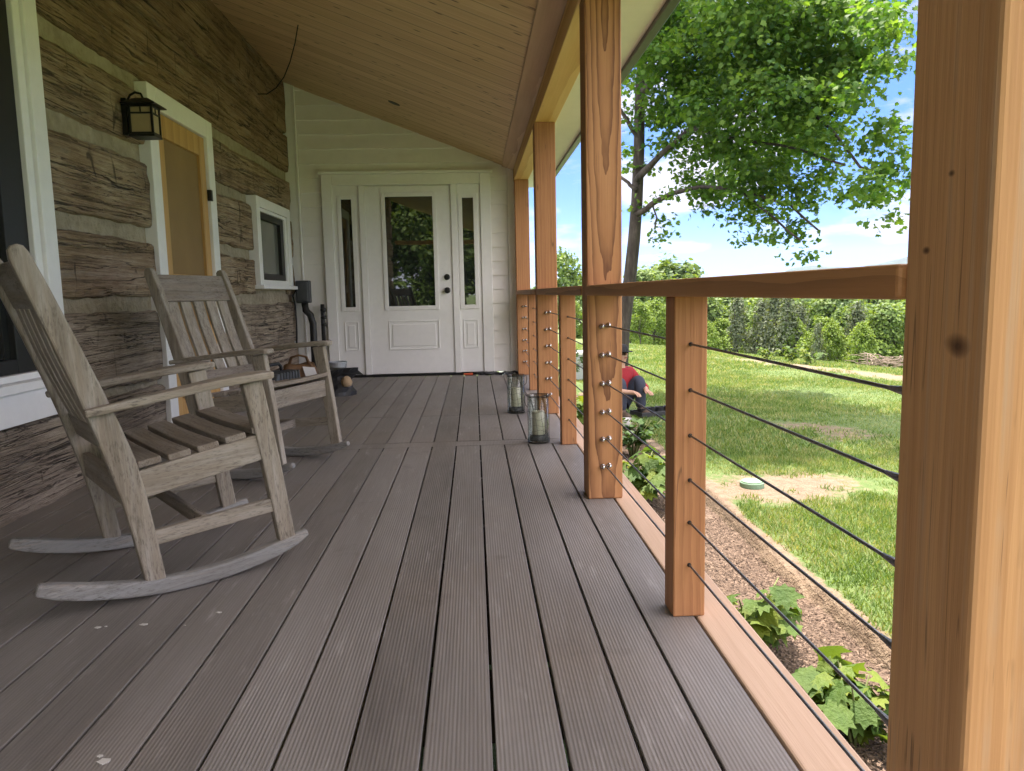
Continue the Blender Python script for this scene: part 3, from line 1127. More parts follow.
# door surround
d = MB()
d.box(-1.61, -1.50, YE-.03, YE-.001, .03, 2.205)
d.box(.10, .215, YE-.03, YE-.001, .03, 2.205)
d.box(-1.499, .099, YE-.03, YE-.001, 2.09, 2.205)
d.box(-1.64, .245, YE-.045, YE-.001, 2.206, 2.24)
d.box(-1.215, -1.148, YE-.036, YE-.001, .03, 2.089)
d.box(-.222, -.155, YE-.036, YE-.001, .03, 2.089)
eb(d, 'door_surround', M['white'], bevel=.004)


def panelled(x0, x1, z0, z1, gx0, gx1, gz0, gz1, px0, px1, pz0, pz1, yf):
    """slab with a glass opening (gx,gz) and one raised panel (px,pz); front face at yf"""
    m_ = MB()
    yb = yf+.04
    m_.box(x0, gx0, yf, yb, z0, z1)
    m_.box(gx1, x1, yf, yb, z0, z1)
    m_.box(gx0, gx1, yf, yb, gz1, z1)
    m_.box(gx0, gx1, yf, yb, z0, gz0)
    fr_ = MB()
    q = .022
    fr_.box(gx0-q, gx0+q, yf-.012, yf-.0005, gz0-q, gz1+q)
    fr_.box(gx1-q, gx1+q, yf-.012, yf-.0005, gz0-q, gz1+q)
    fr_.box(gx0+q+.0005, gx1-q-.0005, yf-.012, yf-.0005, gz1-q, gz1+q)
    fr_.box(gx0+q+.0005, gx1-q-.0005, yf-.012, yf-.0005, gz0-q, gz0+q)
    q = .012
    for (a, b, c0, c1) in ((px0, px0+q, pz0, pz1), (px1-q, px1, pz0, pz1), (px0+q, px1-q, pz0, pz0+q), (px0+q, px1-q, pz1-q, pz1)):
        fr_.box(a, b, yf-.008, yf-.0005, c0, c1)
    fr_.box(px0+.04, px1-.04, yf-.007, yf-.0005, pz0+.04, pz1-.04)
    gl = MB()
    gl.box(gx0+.0, gx1-.0, yf+.012, yf+.02, gz0, gz1)
    return m_, fr_, gl


a, b, c_ = panelled(-1.145, -.225, .035, 2.075, -.955, -.40, .76, 1.985, -.945, -.385, .30, .62, YE-.02)
door = eb(a, 'entry_door', M['white'])
eb(b, 'moulding', M['white'], door, bevel=.003)
eb(c_, 'pane', M['glass'], door)
d = MB()
d.lathe([(.0, -.062), (.02, -.06), (.030, -.05), (.031, -.04), (.022, -.03), (.012, -.024), (.012, -.012), (.034, -.010), (.034, 0)], (-.285, YE-.02, .945), 18, 'y')
eb(d, 'door_knob', M['black'], door, smooth=False)
d = MB()
d.lathe([(.0, -.028), (.018, -.026), (.026, -.016), (.033, -.012), (.033, 0)], (-.285, YE-.02, 1.09), 18, 'y')
eb(d, 'deadbolt', M['black'], door)
for (x0, x1, g0, g1) in ((-1.498, -1.217, -1.43, -1.275), (-.153, .098, -.12, .045)):
    a, b, c_ = panelled(x0, x1, .035, 2.088, g0, g1, .76, 1.965, g0+.0, g1+.0, .30, .62, YE-.012)
    sl = eb(a, 'sidelight', M['white'])
    eb(b, 'moulding', M['white'], sl, bevel=.003)
    eb(c_, 'pane', M['glass'], sl)

# ------------------------------------------------------------------ porch roof
SL = (3.165-2.262)/(.42+1.94)


def cz(x):
    return 3.165-SL*(x+1.94)


roof = empty('porch_roof', (0, 3, 2.2))
tag(roof, 'sloped porch roof with pine board ceiling, beam and white soffit', 'porch roof')


def rb(mb, name, mat, parent=roof, **kw):
    mb.v = [(p[0], p[1]-3, p[2]-2.2) for p in mb.v]
    return mb.build(name, mat, parent, **kw)


d = MB()
d.prism([(-2.2, cz(-2.2)), (.468, cz(.468)), (.468, cz(.468)+.06), (-2.2, cz(-2.2)+.06)], 'y', -1.8, YE+.05)
rb(d, 'ceiling', M['ceiling'])
d = MB()
d.prism([(.345, cz(.345)-.016), (.469, cz(.469)-.016), (.469, cz(.469)-.0015), (.345, cz(.345)-.0015)], 'y', -1.8, YE-.001)
rb(d, 'trim_board', M['trimwood'], bevel=.003)
d = MB()
d.box(.470, .622, -1.8, 8.48, 2.105, 2.38)
beam = rb(d, 'beam', M['beam'], bevel=.004)
d = MB()
d.box(-1.86, .468, -1.795, -1.66, 2.106, 2.20)
rb(d, 'end_beam', M['beam'], bevel=.004)
d = MB()
d.box(.623, .874, -1.85, 9.3, 2.15, 2.17)
rb(d, 'soffit', M['soffit'])
d = MB()
d.prism([(.875, 2.125), (.915, 2.125), (.945, 2.16), (.945, 2.24), (.935, 2.24), (.93, 2.165), (.88, 2.16), (.875, 2.25)], 'y', -1.9, 9.35)
rb(d, 'gutter', M['gutter'])
d = MB()
d.prism([(-2.25, cz(-2.25)+.12), (.874, 2.255), (.874, 2.28), (-2.25, cz(-2.25)+.20)], 'y', -1.9, 9.35)
rb(d, 'roof_panel', M['gutter'])
# small cut-out left open in the ceiling
p = at(394, 103, 7.0)
dd = (p-CO).normalized()
t = 0
while (CO+dd*t).z < cz((CO+dd*t).x) and t < 30:
    t += .005
p = CO+dd*t
d = MB()
c0 = []
for k in range(14):
    an = k/14*6.283
    x = p.x+.055*math.cos(an)
    c0.append((x, p.y+.055*math.sin(an)))
vs = [(x, y, cz(x)-.003) for x, y in c0]+[(x, y, cz(x)-.0005) for x, y in c0]
d.add(vs, [tuple(range(14)), tuple(range(14, 28))]+[(i, (i+1) % 14, 14+(i+1) % 14, 14+i) for i in range(14)])
rb(d, 'light_cutout', M['black'])
CUT = p

# loose wire hanging from the ceiling by the logs
d = MB()
pts = []
for (px, py, Y) in ((298, 25, 5.68), (295, 43, 5.75), (290, 62, 5.85), (284, 77, 5.97), (276, 88, 6.1), (267, 94, 6.25), (258, 94, 6.42)):
    pts.append(at(px, py, Y))
p0 = pts[0]
d.tube(pts, .0045, 6)
o = d.build('loose_wire', M['black'])
tag(o, 'thin dark wire dangling below the pine ceiling near the log wall top', 'wire')

# ------------------------------------------------------------------ posts
posts_y = [(.743, M['cedar2'], 'thick weathered rough sawn cedar post nearest the camera, with big knot and grey streaks'),
           (3.20, M['cedar'], 'thick reddish cedar post with dark flame grain, second porch post from the camera'),
           (5.56, M['cedarfine'], 'thick orange cedar post just behind the candle lanterns'),
           (8.30, M['cedarfine'], 'thick cedar post farthest away, against the white end wall')]
for (y, mt, lab) in posts_y:
    d = MB()
    x0 = px0(y)
    x1 = x0+.150
    dep = .145 if y < 8 else .14
    if y < 1:
        dep = .152
    w_ = x1-x0
    d.box(-w_/2, w_/2, 0, dep, .0015, 2.1045)
    o = d.build('porch_post', mt, bevel=.006, loc=((x0+x1)/2, y, 0))
    tag(o, lab, 'post', 'thick cedar posts carrying the porch roof')

# ------------------------------------------------------------------ railings
CZ = [.757, .634, .511, .388, .270, .150]
bays = [(.743+.152, 3.20, 1.981, 'near railing bay with orange cedar rail, small post and six steel cables'),
        (3.20+.145, 5.56, 4.40, 'middle cable railing bay beside the two candle lanterns'),
        (5.56+.145, 8.30, 6.95, 'far cable railing bay ending at the white wall')]
CX = .074
for bi, (y0, y1, yt, lab) in enumerate(bays):
    rl = empty('cable_railing', (.56, (y0+y1)/2, 0))
    tag(rl, lab, 'railing', 'cable railing bays between the porch posts')
    ox, oy = .56, (y0+y1)/2

    def lb(mb, name, mat, parent=rl, **kw):
        follow(mb)
        mb.v = [(p[0]-ox, p[1]-oy, p[2]) for p in mb.v]
        return mb.build(name, mat, parent, **kw)
    d = MB()
    ny = 8
    d.sweep([(.075, y0+.001+(y1-y0-.002)*q/ny, .9055) for q in range(ny+1)], (.160, .043), (1, 0, 0))
    lb(d, 'handrail', M['cedar_y'], bevel=.005)
    d = MB()
    d.box(.030, .119, yt, yt+.089, .0015, .8835)
    lb(d, 'rail_post', M['cedarfine'], bevel=.004)
    for z in CZ:
        d = MB()
        n = 10
        sag = .0
        d.tube([(CX, y0+.01+(y1-y0-.02)*i/n, z) for i in range(n+1)], .0031, 8)
        cb_ = lb(d, 'cable', M['cable'], smooth=True)
        d = MB()
        # threaded end sleeve at the near post
        d.tube([(CX, y0+.004, z), (CX, y0+.115, z)], [.0062, .0062], 10)
        d.tube([(CX, y0+.115, z), (CX, y0+.145, z)], [.0062, .0036], 10)
        lb(d, 'sleeve', M['cable'], cb_, smooth=False)
        d = MB()
        d.lathe([(.0115, 0), (.0115, -.006), (.008, -.0065), (.0095, -.013), (.0088, -.020), (.0045, -.026), (0.0006, -.027)], (CX+.016, y1-.0005, z), 12, 'y')
        d.lathe([(.0115, 0), (.0115, -.006), (.008, -.0065), (.0095, -.013), (.0088, -.020), (.0045, -.026), (0.0006, -.027)], (CX-.012, y1-.0005, z-.004), 12, 'y')
        lb(d, 'end_nut', M['steel'], cb_, smooth=True)
        d = MB()
        d.lathe([(.0058, 0), (.0058, -.0012), (.004, -.0014)], (CX, yt-.0004, z), 12, 'y')
        lb(d, 'grommet', M['black'], cb_)

# ------------------------------------------------------------------ rocking chairs
def make_chair():
    rt = empty('rocking_chair')
    W2 = .278

    def arcz(x):
        return (x+.03)**2/(2*1.15)
    for s in (-1, 1):
        d = MB()
        xs_ = [-.50+i*(.81/18) for i in range(19)]
        d.sweep([(x, s*W2, arcz(x)+.024) for x in xs_], [(.036, .034), (.042, .045)]+[(.045, .048)]*14+[(.044, .046), (.040, .040), (.032, .026)], (0, 1, 0))
        d.build('rocker', M['rocker'], rt, bevel=.008)
        # rear leg and back stile in one bent piece
        d = MB()
        zb = arcz(-.19)+.040
        pts = [(-.190, s*W2, zb), (-.205, s*W2, .20), (-.222, s*W2, .33), (-.240, s*W2, .43), (-.264, s*W2, .53), (-.303, s*W2, .67), (-.345, s*W2, .81), (-.389, s*W2, .95), (-.420, s*W2, 1.045), (-.426, s*W2, 1.066), (-.429, s*W2, 1.075)]
        d.sweep(pts, [(.036, .058), (.036, .063), (.036, .070), (.036, .076), (.036, .072), (.036, .066), (.036, .061), (.036, .058), (.036, .052), (.034, .040), (.030, .018)], (0, 1, 0))
        d.build('back_stile', M['teak'], rt, bevel=.006)
        d = MB()
        zf = arcz(.235)+.036
        d.sweep([(.235, s*W2, zf), (.205, s*W2, .36), (.170, s*W2, .622)], [(.036, .056), (.036, .060), (.036, .066)], (0, 1, 0))
        d.build('front_leg', M['teak'], rt, bevel=.005)
        d = MB()
        d.sweep([(-.325, s*(W2+.034), .598), (-.18, s*(W2+.030), .612), (.05, s*(W2+.008), .632), (.17, s*(W2+.006), .638), (.225, s*(W2+.006), .638), (.240, s*(W2+.006), .637)],
                [(.030, .022), (.040, .025), (.082, .026), (.088, .026), (.074, .025), (.052, .020)], (0, 1, 0))
        d.build('armrest', M['teak_x'], rt, bevel=.006)
        d = MB()
        d.sweep([(-.245, s*(W2-.001), .352), (.195, s*(W2-.001), .405)], (.026, .086), (0, 1, 0))
        d.build('side_rail', M['teak_x'], rt, bevel=.004)
        d = MB()
        d.sweep([(-.200, s*W2, .185), (.220, s*W2, .200)], (.024, .046), (0, 1, 0))
        d.build('stretcher', M['teak_x'], rt, bevel=.004)
    d = MB()
    d.sweep([(-.02, -W2+.013, .193), (-.02, W2-.013, .193)], (.024, .044), (1, 0, 0))
    d.build('stretcher', M['teak_y'], rt, bevel=.004)
    d = MB()
    d.box(.178, .204, -W2+.019, W2-.019, .345, .436)
    d.build('front_rail', M['teak_y'], rt, bevel=.004)
    d = MB()
    d.box(-.25, -.225, -W2+.019, W2-.019, .300, .385)
    d.build('rear_rail', M['teak_y'], rt, bevel=.004)
    for i in range(5):
        x = -.165+i*.088
        z = .4005+(x+.245)*.120-.012*math.sin(math.pi*(i+.5)/5.2)
        d = MB()
        d.sweep([(x, -W2-.010, z+.016), (x, -W2*.5, z+.013), (x, 0, z+.011), (x, W2*.5, z+.013), (x, W2+.010, z+.016)], (.068, .021), (1, 0, .12))
        d.build('seat_slat', M['teak_y'], rt, bevel=.004)

    # back: rails and slats lie along the stile line
    def bk(z):
        pz = [.43, .53, .67, .81, .95, 1.045]
        px = [-.240, -.264, -.303, -.345, -.389, -.420]
        return float(np.interp(z, pz, px))
    d = MB()
    d.sweep([(bk(.900), 0, .900), (bk(1.04), 0, 1.04)], (2*W2-.037, .026), (0, 1, 0))
    d.build('top_rail', M['teak_y'], rt, bevel=.006)
    d = MB()
    d.sweep([(bk(.455), 0, .455), (bk(.535), 0, .535)], (2*W2-.037, .026), (0, 1, 0))
    d.build('lower_rail', M['teak_y'], rt, bevel=.004)
    for i in range(5):
        y = (i-2)*.100
        d = MB()
        pts = [(bk(z)-.004-.010*math.sin((z-.53)/.38*math.pi), y, z) for z in (.534, .60, .68, .76, .84, .901)]
        d.sweep(pts, (.074, .015), (0, 1, 0))
        d.build('back_slat', M['teak'], rt, bevel=.003)
    return rt


def chair_at(o, x, y, ang, tilt):
    """origin on the deck, heading, and how far it has rocked back"""
    zmin = min((q+.03)**2/2.3*math.cos(tilt)-q*math.sin(tilt) for q in [i*.02-.5 for i in range(41)])
    o.location = (x, y, .0015-zmin)
    o.rotation_euler = (0, tilt, R(ang))


ch1 = make_chair()
chair_at(ch1, -1.015, 2.635, 37, -.045)
tag(ch1, 'weathered grey wooden rocking chair nearest the camera, beside the large window', 'rocking chair', 'weathered rocking chairs along the log wall')
ch2 = copy_tree(ch1)
chair_at(ch2, -1.10, 4.05, -19, -.03)
tag(ch2, 'weathered grey wooden rocking chair farther away, in front of the amber screen door')

# ------------------------------------------------------------------ candle lanterns
def make_lantern():
    rt = empty('candle_lantern')
    H, r0 = .285, .062
    d = MB()
    prof = [(r0-.002, .004), (r0, .006), (r0, H), (r0-.003, H), (r0-.003, .010), (r0-.006, .009)]
    n = 28
    vs, fs = [], []
    for (q, z) in prof:
        for j in range(n):
            an = 2*math.pi*j/n
            vs.append((q*math.cos(an), q*math.sin(an), z))
    for i in range(len(prof)-1):
        for j in range(n):
            fs.append((i*n+j, i*n+(j+1) % n, (i+1)*n+(j+1) % n, (i+1)*n+j))
    fs.append(tuple(range(n)))
    fs.append(tuple((len(prof)-1)*n+j for j in range(n)))
    d.add(vs, fs)
    gg = G('lantern_glass')
    tp_ = gg.n('BsdfTransparent')
    tp_.inputs['Color'].default_value = (.90, .93, .91, 1)
    gs_ = gg.n('BsdfGlossy')
    gs_.inputs['Roughness'].default_value = .03
    lw_ = gg.n('LayerWeight')
    lw_.inputs['Blend'].default_value = .3
    mxs_ = gg.n('MixShader')
    gg.l(gg.math('ADD', gg.math('MULTIPLY', lw_.outputs['Facing'], .35), .04), mxs_.inputs[0])
    gg.l(tp_.outputs[0], mxs_.inputs[1])
    gg.l(gs_.outputs[0], mxs_.inputs[2])
    gg.l(mxs_.outputs[0], gg.out.inputs['Surface'])
    d.build('glass_cylinder', gg.m, rt, smooth=True)
    d = MB()
    R2 = r0+.003
    for z in (.006, .02, H-.004, H+.004):
        d.tube([(R2*math.cos(t/24*6.283), R2*math.sin(t/24*6.283), z) for t in range(25)], .0024, 5, False)
    for k in range(11):
        a0 = k/11*6.283
        d.tube([(R2*math.cos(a0+.1*math.sin(t*.6)), R2*math.sin(a0+.1*math.sin(t*.6)), .006+(H-.006)*t/12) for t in range(13)], .0011, 4, False)
    for z in (.05, .08, .11, .15, .19, .23):
        d.tube([(R2*math.cos(t/24*6.283), R2*math.sin(t/24*6.283), z+.006*math.sin(t*1.3+z*50)) for t in range(25)], .0008, 4, False)
    d.build('wire_frame', M['black'], rt)
    d = MB()
    d.tube([(r0+.003, 0, H-.01), (r0+.02, 0, H+.004), (r0+.026, 0, H-.02), (r0+.02, 0, H-.06), (r0+.004, 0, H-.075)], .0022, 6)
    d.build('side_loop', M['black'], rt)
    d = MB()
    d.lathe([(.05, .012), (.056, .02), (.055, .04), (.04, .048), (.001, .05)], n=16)
    g2 = plain('grey_pebbles', (.10, .10, .105), .7, 0, 120, .6, 1)
    d.build('pebble_bed', g2, rt)
    d = MB()
    d.lathe([(.036, .05), (.0375, .055), (.0375, .185), (.034, .192), (.028, .186), (.012, .182), (.001, .182)], n=24)
    cd = d.build('candle', M['wax'], rt, smooth=True)
    d = MB()
    d.tube([(0, 0, .18), (.001, 0, .19), (.004, 0, .197)], .0015, 5)
    d.build('wick', M['black'], cd)
    return rt


ln = make_lantern()
ln.location = (.371, 4.50, .0012)
ln.rotation_euler = (0, 0, R(155))
tag(ln, 'wire wrapped glass candle lantern nearer the camera, at the small post', 'candle lantern', 'glass candle lanterns on the deck')
l2 = copy_tree(ln)
l2.location = (.300, 5.66, .0012)
l2.rotation_euler = (0, 0, R(-20))
tag(l2, 'wire wrapped glass candle lantern farther away, nearer the front door')

# ------------------------------------------------------------------ wall lantern on the logs
wl = empty('wall_lantern', (XW+.02, 4.54, 1.955))
wl.scale = (.72, .60, .78)
tag(wl, 'black craftsman wall lantern with cream glass on the logs beside the screen door', 'wall lamp')
d = MB()
d.box(-.03, .012, -.055, .055, -.16, .10)
d.build('back_plate', M['black'], wl, bevel=.006)
d = MB()
d.tube([(.008, 0, .085), (.03, 0, .125), (.07, 0, .145), (.115, 0, .135), (.13, 0, .10)], .009, 8)
d.build('bracket_arm', M['black'], wl, smooth=True)
d = MB()
d.add([(.0, -.145, .052), (.26, -.145, .052), (.26, .145, .052), (.0, .145, .052), (.085, -.04, .10), (.175, -.04, .10), (.175, .04, .10), (.085, .04, .10), (.0, -.145, .044), (.26, -.145, .044), (.26, .145, .044), (.0, .145, .044)],
      [(0, 1, 5, 4), (1, 2, 6, 5), (2, 3, 7, 6), (3, 0, 4, 7), (4, 5, 6, 7), (8, 11, 10, 9), (0, 8, 9, 1), (1, 9, 10, 2), (2, 10, 11, 3), (3, 11, 8, 0)])
d.build('roof_cap', M['black'], wl)
d = MB()
a0, a1, b0, b1 = .045, .215, -.085, .085
for x in (a0, a1):
    for y in (b0, b1):
        d.box(x-.009, x+.009, y-.009, y+.009, -.155, .043)
for z in (-.150, -.012+.0, .036):
    hz_ = .006
    for y in (b0, b1):
        d.box(a0+.0095, a1-.0095, y-.006, y+.006, z-hz_, z+hz_)
    for x in (a0, a1):
        d.box(x-.006, x+.006, b0+.0095, b1-.0095, z-hz_, z+hz_)
for y in (b0, b1):
    d.box((a0+a1)/2-.005, (a0+a1)/2+.005, y-.0055, y+.0055, -.0055, .0295)
for x in (a0, a1):
    d.box(x-.0055, x+.0055, -.005, .005, -.0055, .0295)
d.box(a0-.012, a1+.012, b0-.012, b1+.012, -.176, -.1575)
d.build('cage', M['black'], wl, bevel=.002)
d = MB()
d.box(a0+.003, a1-.003, b0+.003, b1-.003, -.153, .034)
d.build('lamp_glass', M['creamglass'], wl)

# ------------------------------------------------------------------ corner electrics
jb = empty('outlet_box', (-1.80, 8.30, .62))
tag(jb, 'dark grey weatherproof outlet box with conduit in the wall corner', 'outlet box')
d = MB()
d.box(-.10, .045, -.02, .10, .22, .46)
d.box(-.09, .035, -.05, -.021, .235, .445)
d.build('cover', M['darkgrey'], jb, bevel=.012)
d = MB()
d.tube([(-.02, .03, .22), (-.01, .02, .14), (.04, .0, .09), (.065, -.01, .0), (.065, -.01, -.30), (.065, -.01, -.56)], .038, 10)
d.build('conduit', M['blackplastic'], jb, smooth=True)
d = MB()
d.tube([(.15, .12, .20), (.15, .10, .02), (.15, .10, -.25)], .022, 8)
for z in (.14, .06, -.02):
    d.tube([(.15, .12, z), (.15, .08, z), (.19, .07, z)], .022, 8)
d.build('valve', M['blackplastic'], jb, smooth=True)
d = MB()
d.tube([(-.10, .0, .36), (-.13, -.02, .30), (-.11, -.02, .20), (-.105, -.03, .05), (-.11, -.02, -.1), (-.12, -.02, -.25)], .009, 6)
d.build('wire', M['blackplastic'], jb, smooth=True)

# ------------------------------------------------------------------ clutter on the deck by the corner
tc_ = empty('tool_case', (-1.70, 6.55, .001), R(70))
tc_.scale = (1, 1, 1.15)
tag(tc_, 'ribbed dark grey tool case with carry handle behind the far rocking chair', 'tool case')
d = MB()
d.box(-.20, .20, -.13, .13, 0, .15)
d.prism([(-.19, .151), (.19, .151), (.16, .235), (-.16, .235)], 'y', -.12, .12)
for i in range(7):
    x = -.13+i*.043
    d.box(x, x+.018, -.135, .0, .16, .243)
d.build('case_shell', M['greycase'], tc_, bevel=.012)
d = MB()
d.tube([(-.13, 0, .23), (-.125, 0, .275), (-.09, 0, .295), (.03, 0, .295), (.065, 0, .275), (.07, 0, .23)], .013, 8)
d.build('carry_handle', M['blackplastic'], tc_, smooth=True)

tb = empty('tool_bag', (-1.69, 7.35, .001), R(20))
tag(tb, 'slumped brown leather tool bag with a white paper tag', 'tool bag')
d = MB()
n, K = 24, 9
vs, fs = [], []
for k in range(K):
    z = k/(K-1)
    for j in range(n):
        an = 2*math.pi*j/n
        rx = .20*(1-.28*z**2)+.02*noise.noise(Vector((math.cos(an)*2, math.sin(an)*2, z*4)))
        ry = .13*(1-.45*z**1.5)+.02*noise.noise(Vector((math.cos(an)*2+5, math.sin(an)*2, z*4)))
        vs.append((math.copysign(abs(math.cos(an))**.7, math.cos(an))*rx, math.copysign(abs(math.sin(an))**.7, math.sin(an))*ry, z*.26+.02*math.sin(an*2)*z))
for k in range(K-1):
    for j in range(n):
        fs.append((k*n+j, k*n+(j+1) % n, (k+1)*n+(j+1) % n, (k+1)*n+j))
fs += [tuple(range(n))[::-1], tuple((K-1)*n+j for j in range(n))]
d.add(vs, fs)
d.build('bag_body', M['leather'], tb, smooth=True)
d = MB()
for y in (-.05, .05):
    d.tube([(-.10, y, .24), (-.07, y*.6, .33), (0, y*.4, .35), (.07, y*.6, .33), (.10, y, .24)], .010, 8)
d.build('bag_handle', M['leather'], tb, smooth=True)
d = MB()
d.add([(.045, -.15, .12), (.16, -.165, .10), (.125, -.125, .235), (.015, -.11, .25), (.045, -.153, .12), (.16, -.168, .10), (.125, -.128, .235), (.015, -.113, .25)],
      [(0, 1, 2, 3), (7, 6, 5, 4), (0, 4, 5, 1), (1, 5, 6, 2), (2, 6, 7, 3), (3, 7, 4, 0)])
d.build('paper_tag', M['paper'], tb)

bk_ = empty('paint_bucket', (-1.40, 7.75, .001))
tag(bk_, 'small white plastic bucket behind the black bag by the door', 'bucket')
d = MB()
d.lathe([(.08, 0), (.083, .004), (.095, .225), (.1, .23), (.1, .245), (.094, .246), (.088, .24), (.078, .012), (.001, .01)], n=24)
d.build('bucket_body', M['palemetal'], bk_, smooth=False)
d = MB()
d.tube([(.098*math.cos(t), .098*math.sin(t)*.3-.06, .225-.09*math.sin(t)) for t in [i*math.pi/10 for i in range(11)]], .003, 6)
d.build('bail', M['steel'], bk_)

bb = empty('black_bag', (-1.30, 7.0, .001), R(-10))
bb.scale = (1.2, 1.2, .95)
tag(bb, 'open black plastic bag with tan stuff on the deck by the door', 'bag')
d = MB()
vs, fs = [], []
n, K = 22, 8
for k in range(K):
    z = k/(K-1)
    for j in range(n):
        an = 2*math.pi*j/n
        rr_ = (.135+.03*z-.03*math.sin(z*3.1))*(1+.22*noise.noise(Vector((math.cos(an)*2.2, math.sin(an)*2.2, z*5+2))))
        vs.append((rr_*1.15*math.cos(an), rr_*.8*math.sin(an), .22*z*(1+.25*math.cos(an+.5))))
for k in range(K-1):
    for j in range(n):
        fs.append((k*n+j, k*n+(j+1) % n, (k+1)*n+(j+1) % n, (k+1)*n+j))
fs += [tuple(range(n))[::-1], tuple((K-1)*n+j for j in range(n))]
d.add(vs, fs)
d.add([(-.05, -.10, .225), (.25, -.06, .205), (.14, .08, .245), (-.08, .08, .25), (-.05, -.10, .235), (.25, -.06, .211), (.14, .08, .255), (-.08, .08, .26)],
      [(0, 1, 2, 3), (4, 5, 6, 7), (0, 1, 5, 4), (1, 2, 6, 5), (2, 3, 7, 6), (3, 0, 4, 7)])
d.build('bag_body', M['blackplastic'], bb, smooth=False)
d = MB()
d.lathe([(.01, .09), (.035, .10), (.045, .14), (.03, .18), (.01, .195)], (.125, -.07, 0), 7)
d.build('bag_contents', M['burlap'], bb, smooth=True)

d = MB()
pts = [(-.02+i*.035, YE-.09-.025*math.sin(i*.9)-.01*math.sin(i*2.3), .016+.012*(i % 3 == 1)) for i in range(16)]
d.tube(pts, .014, 7)
pts = [(.05+i*.03, YE-.13+.02*math.sin(i*1.3), .016+.016*(i % 4 == 1)) for i in range(13)]
d.tube(pts, .014, 7)
o = d.build('garden_hose', M['blackplastic'], smooth=True)
tag(o, 'black hose lying along the deck below the right sidelight', 'hose')
d = MB()
d.tube([(-.13, YE-.11, .016), (-.03, YE-.10, .016)], [.010, .016], 8)
d.build('hose_nozzle', M['orange'], o)

# ------------------------------------------------------------------ foliage helpers
MAPLE = np.array([(0, -.5), (.22, -.38), (.5, -.12), (.28, .02), (.34, .30), (.12, .22), (0, .55), (-.12, .22), (-.34, .30), (-.28, .02), (-.5, -.12), (-.22, -.38)])
PENTA = np.array([(0, -.5), (.42, -.08), (.2, .42), (-.2, .42), (-.42, -.08)])


def leaf_cloud(centers, normals, size, shape, droop=.5, rng=RNG, jitter=.6):
    n = len(centers)
    nrm = normals+rng.normal(0, jitter, (n, 3))
    nrm /= np.linalg.norm(nrm, axis=1)[:, None]+1e-9
    ref = rng.normal(0, 1, (n, 3))
    u_ = np.cross(nrm, ref)
    u_ /= np.linalg.norm(u_, axis=1)[:, None]+1e-9
    v_ = np.cross(nrm, u_)
    s_ = size*rng.uniform(.65, 1.3, n)
    k = len(shape)
    P_ = centers[:, None, :] + (u_[:, None, :]*shape[None, :, 0, None] + v_[:, None, :]*shape[None, :, 1, None])*s_[:, None, None]
    bend = -(np.abs(shape[:, 0])**1.5)*droop
    bend = bend - .35*droop*np.clip(shape[:, 1], 0, 1)**2*2
    P_ = P_ + nrm[:, None, :]*bend[None, :, None]*s_[:, None, None]
    return P_.reshape(-1, 3)


def clump_points(c, r, n, rng=RNG, shell=.55):
    d_ = rng.normal(0, 1, (n, 3))
    d_ /= np.linalg.norm(d_, axis=1)[:, None]
    q = (shell+(1-shell)*rng.uniform(0, 1, n))
    lump = 1+.25*np.sin(d_[:, 0]*5+c[0]*3)*np.sin(d_[:, 1]*5+c[1])*np.sin(d_[:, 2]*4+1)
    p = np.array(c)+d_*(q*lump)[:, None]*np.array(r)
    nr = d_*.5+np.array((0, 0, .75))
    return p, nr


# ------------------------------------------------------------------ the big maple
TB = Vector((1.93, 11.2, GZ))
mt_ = empty('maple_tree', TB)
tag(mt_, 'large leafy maple beside the porch with low hanging branches and grey trunk', 'tree')


def rel(p):
    return Vector(p)-TB


tr = MB()
tp = [rel(at(616, 372, 11.2)), rel(at(622, 330, 11.2)), rel(at(629.5, 282, 11.2)), rel(at(634, 240, 11.2)), rel(at(637, 200, 11.2)), rel(at(639, 150, 11.15)), rel(at(640, 90, 11.1)), rel(at(645, 20, 11.0)), rel(at(655, -80, 10.9)), rel(at(668, -200, 10.8)), rel(at(680, -320, 10.8))]
tp[0].z = -.1
tr.tube(tp, [.16, .115, .095, .09, .085, .08, .072, .065, .055, .04, .02], 14)
trunk = tr.build('trunk', M['bark'], mt_, smooth=True)


def limb(pts, r0, r1=.012):
    m_ = MB()
    q = [rel(at(*p)) for p in pts]
    # smooth the polyline a little
    P_ = []
    for i in range(len(q)-1):
        for t in (0, .33, .66):
            P_.append(q[i].lerp(q[i+1], t)+Vector((noise.noise(q[i]*2+Vector((t, 0, 0))), noise.noise(q[i]*2+Vector((0, t, 5))), noise.noise(q[i]*2+Vector((3, t, 0)))))*.03)
    P_.append(q[-1])
    n = len(P_)
    m_.tube(P_, [r0+(r1-r0)*(i/(n-1))**.8 for i in range(n)], 8)
    return m_


